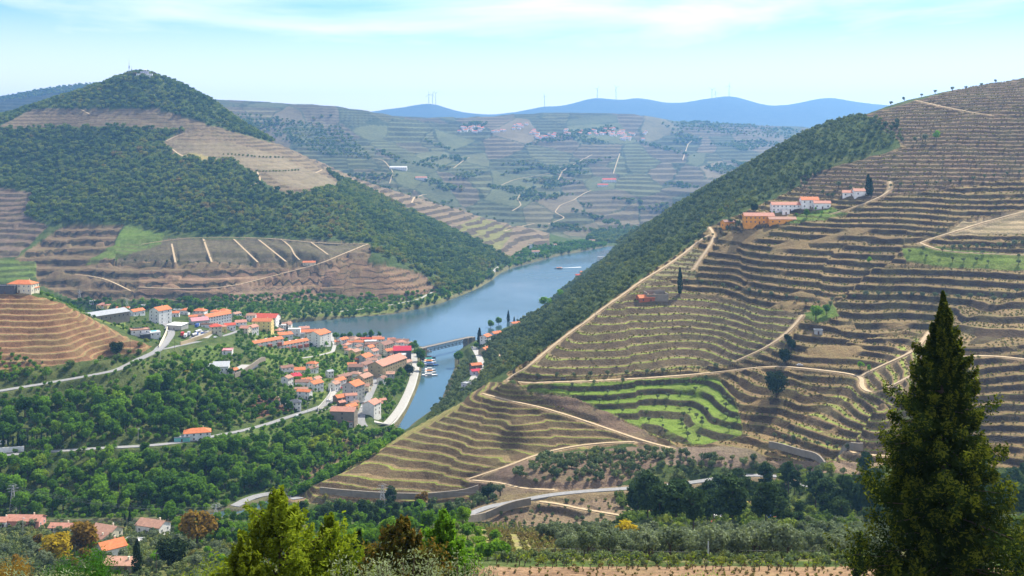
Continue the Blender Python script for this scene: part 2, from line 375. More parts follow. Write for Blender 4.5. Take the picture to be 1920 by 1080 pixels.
# name, surface, half width (units), Ymin, points
ROADS = [
 ('road','asphalt',4.4,880,[(-60,742),(0,732),(60,722),(110,716),(160,706),(220,692),(262,675),(295,655),(313,640),(322,626),(318,612),(305,603),(290,598)]),
 ('road','asphalt',3.4,1000,[(300,655),(330,650),(360,643),(395,635),(425,628),(448,620),(470,612)]),
 ('road','asphalt',3.6,800,[(-80,862),(0,853),(60,849),(130,843),(220,838),(290,835),(345,828),(400,818),(450,808),(505,795),(545,779),(580,770),(610,758),(640,742),(665,722)]),
 ('street','asphalt',4.2,980,[(683,800),(675,788),(679,770),(690,748),(699,726),(708,705),(712,690),(716,672)]),
 ('street','concrete',3.6,1000,[(598,766),(612,754),(622,740),(634,724),(648,712)]),
 ('promenade','concrete',4.4,1000,[(722,797),(736,783),(752,762),(764,738),(773,715),(777,696),(777,678),(775,662)]),
 ('road','concrete',4.2,1250,[(872,742),(884,722),(889,705),(900,692),(903,680),(896,664),(888,650)]),
 ('road','asphalt',3.0,560,[(700,985),(780,985),(830,982),(872,968),(915,953),(960,940),(1020,929),(1080,922),(1140,917),(1200,915),(1260,909),(1320,902),(1360,893),(1400,889),(1440,891),(1468,897),(1500,910),(1560,915)]),
 ('road','asphalt',4.4,700,[(440,955),(446,948),(462,938),(480,930),(505,925),(525,925),(560,935)]),
 ('road','concrete',2.6,1300,[(560,672),(590,668),(624,660),(628,645),(620,632)]),
 ('track','dirt',1.5,820,[(950,712),(962,700),(985,690),(1015,666),(1040,645),(1070,622),(1100,602),(1130,578),(1170,550),(1200,528),(1230,510),(1262,490),(1290,470),(1310,452),(1330,440)]),
 ('track','dirt',1.8,800,[(950,714),(990,716),(1040,716),(1100,714),(1180,710),(1260,706),(1320,702),(1370,695),(1420,686),(1470,684),(1520,691),(1570,697),(1612,700),(1622,706),(1612,722),(1622,736),(1650,744),(1690,748),(1720,750),(1800,754),(1925,764)]),
 ('track','dirt',1.5,820,[(1612,706),(1640,690),(1690,668),(1720,650),(1736,630),(1742,622)]),
 ('track','dirt',1.4,760,[(905,738),(960,750),(1010,762),(1060,776),(1110,793),(1160,812),(1205,828),(1260,840)]),
 ('track','dirt',1.4,740,[(1190,828),(1140,829),(1080,834),(1020,848),(975,862),(935,876),(905,889),(880,897)]),
 ('track','dirt',1.3,700,[(885,900),(930,905),(980,912),(1040,918)]),
 ('track','dirt',1.4,620,[(1012,940),(1050,944),(1090,958),(1130,962),(1170,970),(1230,976)]),
 ('track','dirt',1.8,650,[(1590,846),(1620,848),(1650,846),(1680,850),(1720,866)]),
 ('track','dirt',1.4,900,[(1725,455),(1740,466),(1760,473),(1830,474),(1925,478)]),
 ('track','dirt',1.4,900,[(1725,455),(1735,446),(1790,435),(1830,420),(1925,395)]),
 ('track','dirt',1.3,900,[(1510,502),(1470,540),(1500,568),(1505,590),(1480,620),(1440,650),(1380,676)][3:]),
 ('track','dirt',1.4,900,[(1300,505),(1318,478),(1332,458),(1340,440),(1330,425)]),
 ('track','dirt',1.4,1000,[(1668,340),(1672,352),(1664,364),(1630,378),(1610,388),(1560,400)]),
 ('track','dirt',1.4,1000,[(1717,188),(1770,200),(1820,210),(1860,216)]),
 ('track','dirt',1.3,1300,[(1945,330),(1800,330),(1700,352),(1640,372)][:1]*0 or [(925,655),(935,665),(940,680),(945,692),(950,705)]),
 ('track','dirt',1.7,1800,[(140,514),(190,518),(238,540),(245,545)]),
 ('track','dirt',2.1,1900,[(690,457),(660,468),(630,480),(605,494),(560,505),(500,520),(440,537),(400,541),(300,541),(260,538)]),
 ('track','dirt',1.7,1900,[(322,457),(329,492)]),('track','dirt',1.7,1900,[(381,447),(397,491)]),('track','dirt',1.7,1900,[(436,446),(483,491)]),
 ('track','dirt',1.7,1900,[(481,446),(536,490)]),('track','dirt',1.4,1900,[(527,448),(550,465),(548,475),(562,487)]),('track','dirt',1.4,1900,[(583,454),(615,477)]),
 ('track','dirt',1.7,1900,[(265,458),(300,452),(340,446),(400,444),(500,446),(560,452),(640,458),(690,457)]),
 ('track','dirt',2.1,2200,[(310,265),(330,252),(352,244),(372,243),(400,244)]),('track','dirt',2.1,2200,[(312,272),(322,278),(332,288),(350,296)]),
 ('track','dirt',2.1,2200,[(482,322),(490,338),(480,347),(465,350)]),('track','dirt',2.1,2200,[(560,322),(590,325),(604,318)]),
 ('track','dirt',1.7,2200,[(152,205),(168,214)]),
 ('track','dirt',2.4,2600,[(772,380),(776,370),(790,366),(800,364)]),('track','dirt',2.4,2600,[(945,433),(980,424),(1002,419)]),
 ('track','concrete',4.0,2000,[(952,487),(945,495),(930,503),(925,512),(905,518)]),
 ('road','concrete',2.2,1800,[(600,587),(660,583),(720,574),(790,560),(800,552),(810,548)]),
 ('track','dirt',1.8,3600,[(1028,420),(1060,408),(1040,398),(1050,384),(1075,375),(1095,362),(1108,357)]),
 ('track','dirt',1.8,3600,[(940,347),(960,338),(980,333),(1000,330),(1030,325)]),
 ('track','dirt',1.8,3600,[(1150,325),(1158,300),(1162,288)]),('track','dirt',1.8,3600,[(730,345),(737,322),(720,300),(700,296)]),
 ('track','dirt',1.8,3600,[(1045,340),(1055,320),(1090,300),(1110,290)]),('track','dirt',1.8,3600,[(960,395),(978,385),(970,372),(975,365)]),
 ('track','dirt',1.8,4200,[(850,315),(870,300),(880,295)]),('track','dirt',1.8,4200,[(1280,300),(1290,270),(1300,262)]),
 ('yard','concrete',12,1000,[(388,620),(372,634)]),
 ('yard','concrete',11,1000,[(470,684),(442,700)]),
]
RP = []
for nm_, sf_, hw_, ymn_, pts_ in ROADS:
    if len(pts_) < 2: continue
    q = smoothpts([hit(x, y, ymn_) for x, y in pts_], 5.0 if ymn_ < 1700 else 9.0)
    q[:, 2] = np.maximum(q[:, 2], 2.2)
    RP.append(q)
    m_ = (XX > q[:, 0].min() - 40) & (XX < q[:, 0].max() + 40) & (YY > q[:, 1].min() - 40) & (YY < q[:, 1].max() + 40)
    if not m_.any(): continue
    d, pos = segdist(XX[m_], YY[m_], q)
    zz = np.interp(pos, np.arange(len(q)), q[:, 2])
    tw = 1 - sstep(hw_ + 1.2, hw_ + (7 if sf_ != 'dirt' else 4.5) + ymn_ / 400, d)
    zt = Z[m_]; Z[m_] = zt + (zz - 0.45 - zt) * tw
# ---------------------------------------------------------------- what grows and lies where
PX, PY = XC + F * UU, YH + (CZ - Z) / YY * F
sh = Z.shape
def full(v): return np.full(sh, v, np.float32)
colA = np.empty(sh + (3,), np.float32); colB = colA.copy(); colG = colA.copy()
hh, rf, st, rows, gw = full(6), full(.4), full(0), full(0), full(0)
GRN = (.055,.085,.022)
colA[:] = GRN; colB[:] = (.05,.06,.022); colG[:] = (.10,.16,.03)
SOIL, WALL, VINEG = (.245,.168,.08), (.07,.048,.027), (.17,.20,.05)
def zone(poly, y0, y1, a=None, b=None, g=None, h=None, r=None, s=None, rw=None, w=None, soft=0):
    xs = [p[0] for p in poly]; ys_ = [p[1] for p in poly]
    m_ = (YY >= y0) & (YY <= y1) & (PX >= min(xs)) & (PX <= max(xs)) & (PY >= min(ys_)) & (PY <= max(ys_))
    idx = np.nonzero(m_)
    if not len(idx[0]): return
    jx = PX[idx] + 5 * vn(PX[idx] / 14, PY[idx] / 9, 71); jy = PY[idx] + 3 * vn(PX[idx] / 14, PY[idx] / 9, 72)
    k = inpoly(jx, jy, poly); idx = tuple(i[k] for i in idx)
    if a is not None: colA[idx] = a
    if b is not None: colB[idx] = b
    if g is not None: colG[idx] = g
    if h is not None: hh[idx] = h
    if r is not None: rf[idx] = r
    if s is not None: st[idx] = s
    if rw is not None: rows[idx] = rw
    if w is not None: gw[idx] = w
# far country: patchwork of plots
fm = YY > 3350
sd_cells = [(random.uniform(-.30, .36), random.uniform(math.log(3300), math.log(7200))) for _ in range(230)]
fu, fl = UU[fm] + .012 * fbm(UU[fm] * 22, np.log(YY[fm]) * 9, 3, 31), np.log(YY[fm])
bd = np.full(fu.shape, 9.0); b2 = bd.copy(); bi = np.zeros(fu.shape, int)
for k, (a_, b_) in enumerate(sd_cells):
    d = (fu - a_) ** 2 * 2.2 + ((fl - b_) * .55) ** 2
    m_ = d < bd
    b2 = np.where(m_, bd, np.minimum(b2, d)); bd = np.where(m_, d, bd); bi = np.where(m_, k, bi)
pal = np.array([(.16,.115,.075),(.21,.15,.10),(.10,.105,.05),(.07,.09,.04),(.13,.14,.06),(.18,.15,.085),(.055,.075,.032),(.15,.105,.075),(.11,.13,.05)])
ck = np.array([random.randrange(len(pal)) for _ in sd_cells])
pal = pal * .5 + pal.mean(0) * .5 * np.array((.74, .86, .90))  # plots evened out and tinted bluish: distance haze put into their colour
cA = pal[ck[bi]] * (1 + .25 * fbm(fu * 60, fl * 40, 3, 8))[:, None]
edge = (np.sqrt(b2) - np.sqrt(bd)) < .0016
cA[edge] = (.045,.06,.028)
farm = YY[fm] > 8000
cA[farm] = (.055,.065,.05)
cA[(UU[fm] < -.28) & (YY[fm] > 5200)] = (.03,.04,.028)
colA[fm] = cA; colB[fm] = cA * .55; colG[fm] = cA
hsel = np.array([random.choice((14, 18, 24)) for _ in sd_cells]); ssel = np.array([random.choice((0, .8, .9, 1, 1)) for _ in sd_cells])
hh[fm] = hsel[bi]; st[fm] = np.where(farm, 0, ssel[bi]); rf[fm] = .45
# left bank
zone([(500,258),(640,316),(800,370),(900,400),(1030,428),(1030,462),(1000,472),(960,482),(900,455),(850,432),(760,386),(690,352),(640,335),(560,300)], 2650, 3500, (.20,.15,.095), (.085,.065,.045), h=11, r=.42, s=1)
zone([(840,430),(900,405),(960,430),(940,470),(880,450)], 2650, 3500, (.17,.165,.06), h=11, s=1)
zone([(-300,240),(0,236),(60,204),(290,203),(340,218),(420,242),(470,255),(540,275),(600,310),(640,345),(545,366),(520,356),(480,330),(440,302),(330,292),(305,268),(345,244),(200,236),(0,242)], 2300, 3100, (.185,.14,.085), (.10,.075,.05), h=9, r=.4, s=.8)
zone([(315,262),(440,268),(520,290),(640,345),(545,352),(490,320),(400,300),(330,290)], 2300, 3100, (.22,.175,.11), (.13,.105,.07), h=10, s=.3, rw=.5)
zone([(335,290),(360,286),(420,303),(400,306)], 2300, 3100, (.30,.25,.10), s=0)
zone([(-300,350),(0,352),(62,360),(45,400),(90,425),(30,482),(-300,500)], 1900, 2700, (.15,.11,.08), (.075,.06,.045), h=10, r=.4, s=1)
zone([(25,488),(95,438),(130,418),(232,420),(215,455),(330,448),(600,448),(700,458),(690,490),(790,510),(822,545),(760,562),(600,560),(540,566),(420,562),(140,560),(70,532),(60,505)], 1800, 2400, (.165,.115,.07), (.06,.048,.033), h=15, r=.15, s=1, rw=.7)
zone([(215,457),(330,446),(600,448),(695,458),(600,490),(215,490)], 1950, 2400, (.115,.095,.062), h=40, s=.2, rw=1)
zone([(640,480),(790,512),(820,545),(740,560),(640,545),(600,520)], 1800, 2400, (.21,.135,.08), (.085,.06,.04), h=10, s=1, rw=.2)
zone([(260,510),(480,505),(640,500),(600,545),(260,548)], 1800, 2300, (.26,.165,.105))
zone([(420,530),(560,535),(620,560),(440,562)], 1800, 2300, (.24,.16,.11), (.09,.065,.05), h=7, s=1)
zone([(160,490),(215,455),(235,424),(310,438),(300,458),(240,478)], 1900, 2600, (.10,.155,.03), s=.2)
zone([(-300,490),(0,484),(70,490),(66,520),(40,528),(-300,530)], 1800, 2300, (.11,.16,.035), (.06,.08,.03), h=8, s=.7)
zone([(420,566),(620,560),(720,560),(810,552),(900,520),(960,492),(960,505),(900,541),(800,578),(640,600),(520,606)], 1600, 2600, (.14,.17,.045), s=0)
# hill with the turned brown banks
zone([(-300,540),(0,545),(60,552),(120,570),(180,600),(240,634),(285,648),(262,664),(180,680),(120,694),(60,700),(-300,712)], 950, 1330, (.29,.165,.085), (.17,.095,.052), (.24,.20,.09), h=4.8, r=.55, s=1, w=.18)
zone([(90,555),(160,560),(230,590),(240,620),(180,598),(120,568)], 1150, 1500, (.14,.19,.04), s=0)
# slopes above the side valley
zone([(-300,600),(0,700),(260,660),(430,640),(520,700),(520,780),(300,840),(-300,870)], 820, 1500, (.075,.10,.03), s=0)
zone([(340,655),(430,645),(415,690),(360,680)], 950, 1400, (.10,.15,.035), s=0)
zone([(460,600),(560,640),(700,680),(660,770),(560,740),(500,690)], 1000, 1700, (.12,.17,.035), (.06,.07,.03), h=4, s=.4)
zone([(480,785),(560,765),(505,735),(470,745)], 900, 1300, (.17,.095,.06), s=0)
zone([(400,820),(640,760),(700,800),(640,860),(520,850)], 880, 1200, (.085,.13,.03), s=0)
# right hill
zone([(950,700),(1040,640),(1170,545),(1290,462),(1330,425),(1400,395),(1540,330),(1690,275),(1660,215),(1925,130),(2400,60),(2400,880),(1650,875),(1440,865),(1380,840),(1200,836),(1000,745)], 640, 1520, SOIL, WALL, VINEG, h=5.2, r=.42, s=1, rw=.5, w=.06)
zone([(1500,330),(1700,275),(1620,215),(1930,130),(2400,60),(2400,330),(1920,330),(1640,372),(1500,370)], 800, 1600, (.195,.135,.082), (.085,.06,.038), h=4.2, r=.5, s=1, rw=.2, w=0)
zone([(1280,440),(1400,420),(1700,430),(1690,470),(1640,520),(1560,560),(1480,580),(1280,550)], 850, 1300, h=6.3, r=.34, s=1, rw=1, w=0)
zone([(1640,500),(2400,480),(2400,690),(1760,640),(1700,620),(1480,660),(1500,585),(1580,560)], 700, 1200, h=6.6, r=.38, s=1, rw=1, w=.05)
zone([(960,705),(1100,600),(1230,515),(1290,545),(1500,588),(1470,650),(1380,680),(1200,700),(980,712)], 850, 1250, (.20,.155,.085), (.115,.085,.052), (.20,.235,.05), h=5.0, r=.55, s=1, rw=.2, w=.22)
zone([(955,716),(1060,735),(1200,800),(1250,838),(1200,832),(1100,795),(1000,765),(910,740)], 750, 1100, (.17,.115,.08), (.12,.085,.06), h=9, s=.3, w=0)
zone([(970,722),(1100,712),(1345,705),(1375,745),(1392,790),(1390,818),(1300,834),(1240,820),(1170,785),(1080,745),(1000,735)], 780, 1100, (.13,.195,.03), (.075,.062,.036), (.15,.22,.035), h=6.0, r=.34, s=1, rw=0, w=.15)
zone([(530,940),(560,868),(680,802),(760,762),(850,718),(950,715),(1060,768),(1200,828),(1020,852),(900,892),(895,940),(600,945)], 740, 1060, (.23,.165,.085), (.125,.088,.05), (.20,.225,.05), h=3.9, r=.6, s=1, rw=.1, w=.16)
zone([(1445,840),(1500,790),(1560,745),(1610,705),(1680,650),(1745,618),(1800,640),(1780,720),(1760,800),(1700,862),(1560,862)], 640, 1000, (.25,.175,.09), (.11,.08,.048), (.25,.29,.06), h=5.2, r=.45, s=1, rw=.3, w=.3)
zone([(1690,465),(1760,462),(1925,478),(2400,480),(2400,505),(1925,505),(1780,500),(1700,490)], 850, 1200, (.135,.20,.03), s=.1, w=0)
zone([(1770,440),(1800,412),(1925,392),(2400,380),(2400,440),(1925,438)], 850, 1250, (.40,.31,.18), (.2,.14,.09), h=30, s=.1, rw=1, w=0)
zone([(1470,408),(1560,388),(1590,400),(1540,412),(1480,418)], 1000, 1400, (.12,.20,.03), h=4, s=.5)
zone([(1300,520),(1320,470),(1296,462),(1180,550),(1240,520)], 1000, 1300, (.25,.21,.12), h=4, s=.7, w=.3)
zone([(1505,590),(1560,565),(1575,590),(1530,605)], 700, 1100, (.10,.17,.025), s=0)
zone([(1440,862),(1660,866),(1640,892),(1460,880)], 620, 900, (.27,.19,.13), (.14,.1,.07), h=5, s=.4, rw=.7)
zone([(1200,836),(1400,838),(1440,860),(1400,880),(1240,870)], 640, 900, (.20,.15,.11), s=0)
zone([(880,905),(900,885),(1000,855),(1200,836),(1250,860),(1150,915),(1040,922),(890,935)], 640, 900, (.17,.12,.085), s=.0)
zone([(900,975),(1000,935),(1200,920),(1240,975),(1100,985),(960,990)], 560, 840, (.20,.145,.095), (.10,.075,.055), h=6, s=.8, w=.0)
zone([(860,935),(1500,885),(1500,912),(1200,925),(900,965),(860,975)], 560, 900, (.20,.15,.085), s=0)
# near hill
zone([(865,985),(905,975),(1000,1010),(1080,1055),(1040,1062),(880,1045)], 290, 460, (.30,.255,.12), (.2,.15,.09), (.25,.28,.06), h=4.2, r=.3, s=.6, rw=1, w=.25)
zone([(-500,980),(900,980),(900,1300),(-500,1300)], 150, 900, (.11,.12,.04), s=0)
zone([(1050,1000),(2400,960),(2400,1066),(1000,1066)], 240, 560, (.15,.15,.06), s=0)
zone([(1390,900),(1440,900),(1440,960),(1390,960)], 300, 700, (.34,.24,.07), s=0)
zone([(560,1062),(2400,1062),(2400,3000),(560,3000)], 150, 262, (.25,.16,.095), s=0)
colA[YY < 150] = (.10,.13,.04)
# beds and banks of the rivers
nb = (sdv < 7) & wm
colA[nb] = colA[nb] * .4 + np.array((.16,.13,.09)) * .6
# blur masks a little so the zones meet softly
def blur(a):
    a = a.copy(); a[1:-1] = (a[:-2] + 2 * a[1:-1] + a[2:]) / 4; a[:, 1:-1] = (a[:, :-2] + 2 * a[:, 1:-1] + a[:, 2:]) / 4; return a
stb = blur(blur(st))
# keep terraces off roads
for q, rd in zip(RP, [r for r in ROADS if len(r[4]) > 1]):
    m_ = (XX > q[:, 0].min() - 20) & (XX < q[:, 0].max() + 20) & (YY > q[:, 1].min() - 20) & (YY < q[:, 1].max() + 20)
    d, _ = segdist(XX[m_], YY[m_], q)
    stb[m_] *= sstep(rd[2] + .8, rd[2] + 3.5, d)
    if rd[1] == 'dirt' and rd[3] < 1400:
        k = d < rd[2] + 1.6; a_ = colA[m_]; a_[k] = (.33,.24,.14); colA[m_] = a_
    k = (d < rd[2] + 2.5); a_ = rows[m_]; a_[k] = 0; rows[m_] = a_
# ---------------------------------------------------------------- terraces
near_ = YY < 3300
warp = np.where(near_, 3.2 * fbm(XX / 80, YY / 80, 4, 51), 9 * fbm(XX / 500, YY / 500, 3, 52))
cell = np.round(.9 * vn(XX / 170, YY / 240, 55) * 4) / 4
for _ in range(2): cell = blur(cell)
PH = (Z + warp) / hh + cell * 1.0 * near_
# walls thin out, break off and start again along the slope
brk = np.ones(sh); thk = np.ones(sh); wz = near_ & (YY > 640) & (rf < .5) & (st > .7)
brk[wz] = sstep(-.62, -.40, fbm(XX[wz] / 70, YY[wz] / 26, 3, 81) - .25 * (vn(XX[wz] / 33, np.floor(PH[wz]) * 3.7, 82) > .27))
thk[wz] = .72 + .55 * np.clip(fbm(XX[wz] / 110, YY[wz] / 60, 2, 83) + .5, 0, 1)
stb = (stb * brk).astype(np.float32); rf = (rf * thk).astype(np.float32)
fl_ = np.floor(PH); fr = PH - fl_
tread = 1 - rf
rk = np.maximum(rf * np.where(rf < .5, .62, .9), .01)
prof = np.where(fr < tread, .14 * fr / tread, np.where(fr < tread + rk, .14 + .80 * (fr - tread) / rk, .94 + .06 * (fr - tread - rk) / np.maximum(rf - rk, .01)))
prof = np.minimum(prof, 1.0)
prof = np.where(fr < tread, prof, prof)
Z += (prof - fr) * hh * stb
# small unevenness of the ground itself
rg = (YY > 150) & (YY < 3300)
Z[rg] += (.5 * fbm(XX[rg] / 7, YY[rg] / 7, 3, 61)) * np.clip(YY[rg] / 900, .3, 2.0) * (~calm[rg])
# ---------------------------------------------------------------- ground mesh
def grid_mesh(name, Xg, Yg, Zg):
    r_, c_ = Zg.shape
    me = bpy.data.meshes.new(name)
    me.vertices.add(r_ * c_)
    co = np.empty((r_ * c_, 3), np.float32)
    co[:, 0] = (Xg * S).ravel(); co[:, 1] = (Yg * S).ravel(); co[:, 2] = (Zg * S).ravel()
    me.vertices.foreach_set("co", co.ravel())
    i = np.arange(r_ * c_).reshape(r_, c_)
    q = np.stack([i[:-1, :-1], i[:-1, 1:], i[1:, 1:], i[1:, :-1]], -1).reshape(-1, 4).astype(np.int32)
    me.loops.add(q.size); me.loops.foreach_set("vertex_index", q.ravel())
    me.polygons.add(len(q)); me.polygons.foreach_set("loop_start", np.arange(0, q.size, 4, dtype=np.int32))
    me.update(calc_edges=True)
    me.polygons.foreach_set("use_smooth", np.ones(len(q), bool))
    return me
gm = grid_mesh("ground", XX, YY, Z)
def vcol(me, name, arr):
    a = me.attributes.new(name, 'FLOAT_COLOR', 'POINT')
    d = np.ones((arr.shape[0] * arr.shape[1], 4), np.float32); d[:, :3] = arr.reshape(-1, 3)
    a.data.foreach_set("color", d.ravel())
vcol(gm, "ca", colA); vcol(gm, "cb", colB); vcol(gm, "cg", colG)
vcol(gm, "tp", np.stack([PH - np.floor(PH.min()) , rf, stb], -1).astype(np.float32))
vcol(gm, "tq", np.stack([rows, gw, full(0)], -1))
def principled(name, col=(.5,.5,.5), rough=.85, spec=.2):
    m = bpy.data.materials.new(name); m.use_nodes = True
    b = m.node_tree.nodes['Principled BSDF']
    b.inputs['Base Color'].default_value = (*col, 1); b.inputs['Roughness'].default_value = rough
    b.inputs['Specular IOR Level'].default_value = spec
    return m, m.node_tree, b
gmat, nt, bs = principled("ground", rough=.95, spec=.05)
at = lambda n_: N(nt, 'ShaderNodeAttribute', attribute_name=n_).outputs
geo = N(nt, 'ShaderNodeNewGeometry')
tp = N(nt, 'ShaderNodeSeparateColor'); nt.links.new(at("tp")[0], tp.inputs[0])
tq = N(nt, 'ShaderNodeSeparateColor'); nt.links.new(at("tq")[0], tq.inputs[0])
def noise(scale, detail=4, rough=.6, vec=None):
    n_ = N(nt, 'ShaderNodeTexNoise', i_Scale=scale, i_Detail=float(detail), i_Roughness=rough)
    nt.links.new(vec or geo.outputs['Position'], n_.inputs['Vector']); return n_.outputs[0]
fr_ = mth(nt, 'FRACT', mth(nt, 'ADD', tp.outputs[0], mth(nt, 'MULTIPLY_ADD', noise(.12, 3), .12, -.06)))
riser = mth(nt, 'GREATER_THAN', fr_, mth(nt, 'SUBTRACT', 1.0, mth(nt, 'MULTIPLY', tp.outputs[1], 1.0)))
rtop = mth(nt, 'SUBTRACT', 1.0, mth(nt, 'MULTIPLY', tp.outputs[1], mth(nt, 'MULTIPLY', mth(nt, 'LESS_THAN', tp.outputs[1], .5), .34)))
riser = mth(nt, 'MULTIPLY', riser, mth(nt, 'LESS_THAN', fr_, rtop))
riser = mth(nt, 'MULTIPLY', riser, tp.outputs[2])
edge_ = mth(nt, 'SUBTRACT', mth(nt, 'SUBTRACT', 1.0, tp.outputs[1]), fr_)          # distance below the riser
# a strip of grass along the outer lip (top of riser = start of next tread)
lip = mth(nt, 'LESS_THAN', fr_, tq.outputs[1])
lip = mth(nt, 'MULTIPLY', lip, mth(nt, 'GREATER_THAN', noise(.25, 3), .36))
lip = mth(nt, 'MULTIPLY', lip, tp.outputs[2])
big = noise(.012, 5, .6)
fine = noise(.9, 4, .7)
mid = noise(.12, 5, .65)
base = mix(nt, lip, at("ca")[0], at("cg")[0])
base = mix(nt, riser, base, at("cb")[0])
# vine rows
rw = mth(nt, 'FRACT', mth(nt, 'MULTIPLY', tp.outputs[0], 7.0))
rw = mth(nt, 'MULTIPLY', mth(nt, 'LESS_THAN', rw, .45), mth(nt, 'MULTIPLY', tq.outputs[0], mth(nt, 'SUBTRACT', 1.0, riser)))
rw = mth(nt, 'MULTIPLY', rw, mth(nt, 'MULTIPLY_ADD', fine, 2.2, -.45, clamp=True))
base = mix(nt, mth(nt, 'MULTIPLY', rw, .75), base, (.105,.095,.045))
v = mth(nt, 'MULTIPLY_ADD', mid, 1.5, .25)
v = mth(nt, 'MULTIPLY', v, mth(nt, 'MULTIPLY_ADD', fine, 1.9, .05))
v = mth(nt, 'MULTIPLY', v, mth(nt, 'MULTIPLY_ADD', big, .9, .55))
comb = N(nt, 'ShaderNodeCombineColor')
for k in range(3): nt.links.new(v, comb.inputs[k])
base = mix(nt, 1.0, base, comb.outputs[0], 'MULTIPLY')
weeds = ramp(nt, noise(.06, 8, .75), [(.48, (0,0,0)), (.58, (1,1,1))])
base = mix(nt, mth(nt, 'MULTIPLY', weeds, .32), base, (.13,.125,.05))
nt.links.new(base, bs.inputs['Base Color'])
bp = N(nt, 'ShaderNodeBump', i_Strength=.9, i_Distance=1.2)
nt.links.new(noise(.5, 5, .7), bp.inputs['Height']); nt.links.new(bp.outputs[0], bs.inputs['Normal'])
gm.materials.append(gmat)
go = bpy.data.objects.new("ground", gm); go['kind'] = 'structure'; go['label'] = 'terraced hills and valley ground'
C.objects.link(go)
# ---------------------------------------------------------------- water
wmat, nt, bs = principled("water", (.045,.085,.10), .12, .5)
geo = N(nt, 'ShaderNodeNewGeometry')
bp = N(nt, 'ShaderNodeBump', i_Strength=.35, i_Distance=.25)
n1 = N(nt, 'ShaderNodeTexNoise', i_Scale=.35, i_Detail=4.0, i_Roughness=.6); nt.links.new(geo.outputs['Position'], n1.inputs['Vector'])
nt.links.new(n1.outputs[0], bp.inputs['Height']); nt.links.new(bp.outputs[0], bs.inputs['Normal'])
n2 = N(nt, 'ShaderNodeTexNoise', i_Scale=.004, i_Detail=4.0); nt.links.new(geo.outputs['Position'], n2.inputs['Vector'])
nt.links.new(ramp(nt, n2.outputs[0], [(.4, (.08,.08,.08)), (.65, (.28,.28,.28))]), bs.inputs['Roughness'])
bpy.ops.mesh.primitive_plane_add(size=1)
wo = bpy.context.object; wo.name = "river"; wo.scale = (5000, 2700, 1); wo.location = (300, 1650, 0); wo['kind'] = 'structure'
wo.data.materials.append(wmat)
# ---------------------------------------------------------------- road surfaces
def matc(name, c1, c2, scale=.6, rough=.9):
    m, nt, bs = principled(name, c1, rough, .1)
    g_ = N(nt, 'ShaderNodeNewGeometry'); n_ = N(nt, 'ShaderNodeTexNoise', i_Scale=scale, i_Detail=5.0, i_Roughness=.65)
    nt.links.new(g_.outputs['Position'], n_.inputs['Vector'])
    nt.links.new(ramp(nt, n_.outputs[0], [(.3, c1), (.7, c2)]), bs.inputs['Base Color'])
    return m
SURF = {'asphalt': matc("asphalt", (.20,.20,.20), (.30,.30,.30)), 'concrete': matc("concrete", (.30,.29,.27), (.44,.43,.40)), 'dirt': matc("dirt", (.34,.25,.15), (.52,.41,.26))}
def ribbon(name, q, hw, mat, lift=0.0, thick=None, o=0.0, ymod=0.0):
    """a strip along q (authoring units) lying on the cut, with thickness below"""
    q = np.asarray(q, float)
    t = np.gradient(q[:, :2], axis=0); t /= np.linalg.norm(t, axis=1)[:, None] + 1e-9
    nrm = np.stack([-t[:, 1], t[:, 0]], 1)
    V = []
    for s_, zz in ((1, 0), (-1, 0), (-1, -1.6), (1, -1.6)):
        V.append(np.c_[q[:, :2] + nrm * (o + s_ * hw), q[:, 2] + lift + (zz if thick is None else (thick if zz else 0))])
    V = np.stack(V, 1).reshape(-1, 3) * S
    n_ = len(q); Fc = []
    for i in range(n_ - 1):
        a, b = 4 * i, 4 * i + 4
        for k in range(4): Fc.append((a + k, a + (k + 1) % 4, b + (k + 1) % 4, b + k))
    Fc.append((0, 3, 2, 1)); e = 4 * (n_ - 1); Fc.append((e, e + 1, e + 2, e + 3))
    me = bpy.data.meshes.new(name); me.from_pydata([tuple(v) for v in V], [], Fc); me.materials.append(mat)
    ob = bpy.data.objects.new(name, me); C.objects.link(ob); return ob
rj = 0
for rd in ROADS:
    if len(rd[4]) < 2: continue
    ob = ribbon(rd[0], RP[rj], rd[2], SURF[rd[1]], 0.05 + .008 * (rj % 7)); ob['kind'] = 'structure'; rj += 1
def gz(X, Y): return float(zat(X, Y)[0])
# final surface pick
def pick(x, y, Ymin=150.0): 
    X, Y, z = hit(x, y, Ymin); return Vector((X * S, Y * S, z * S))
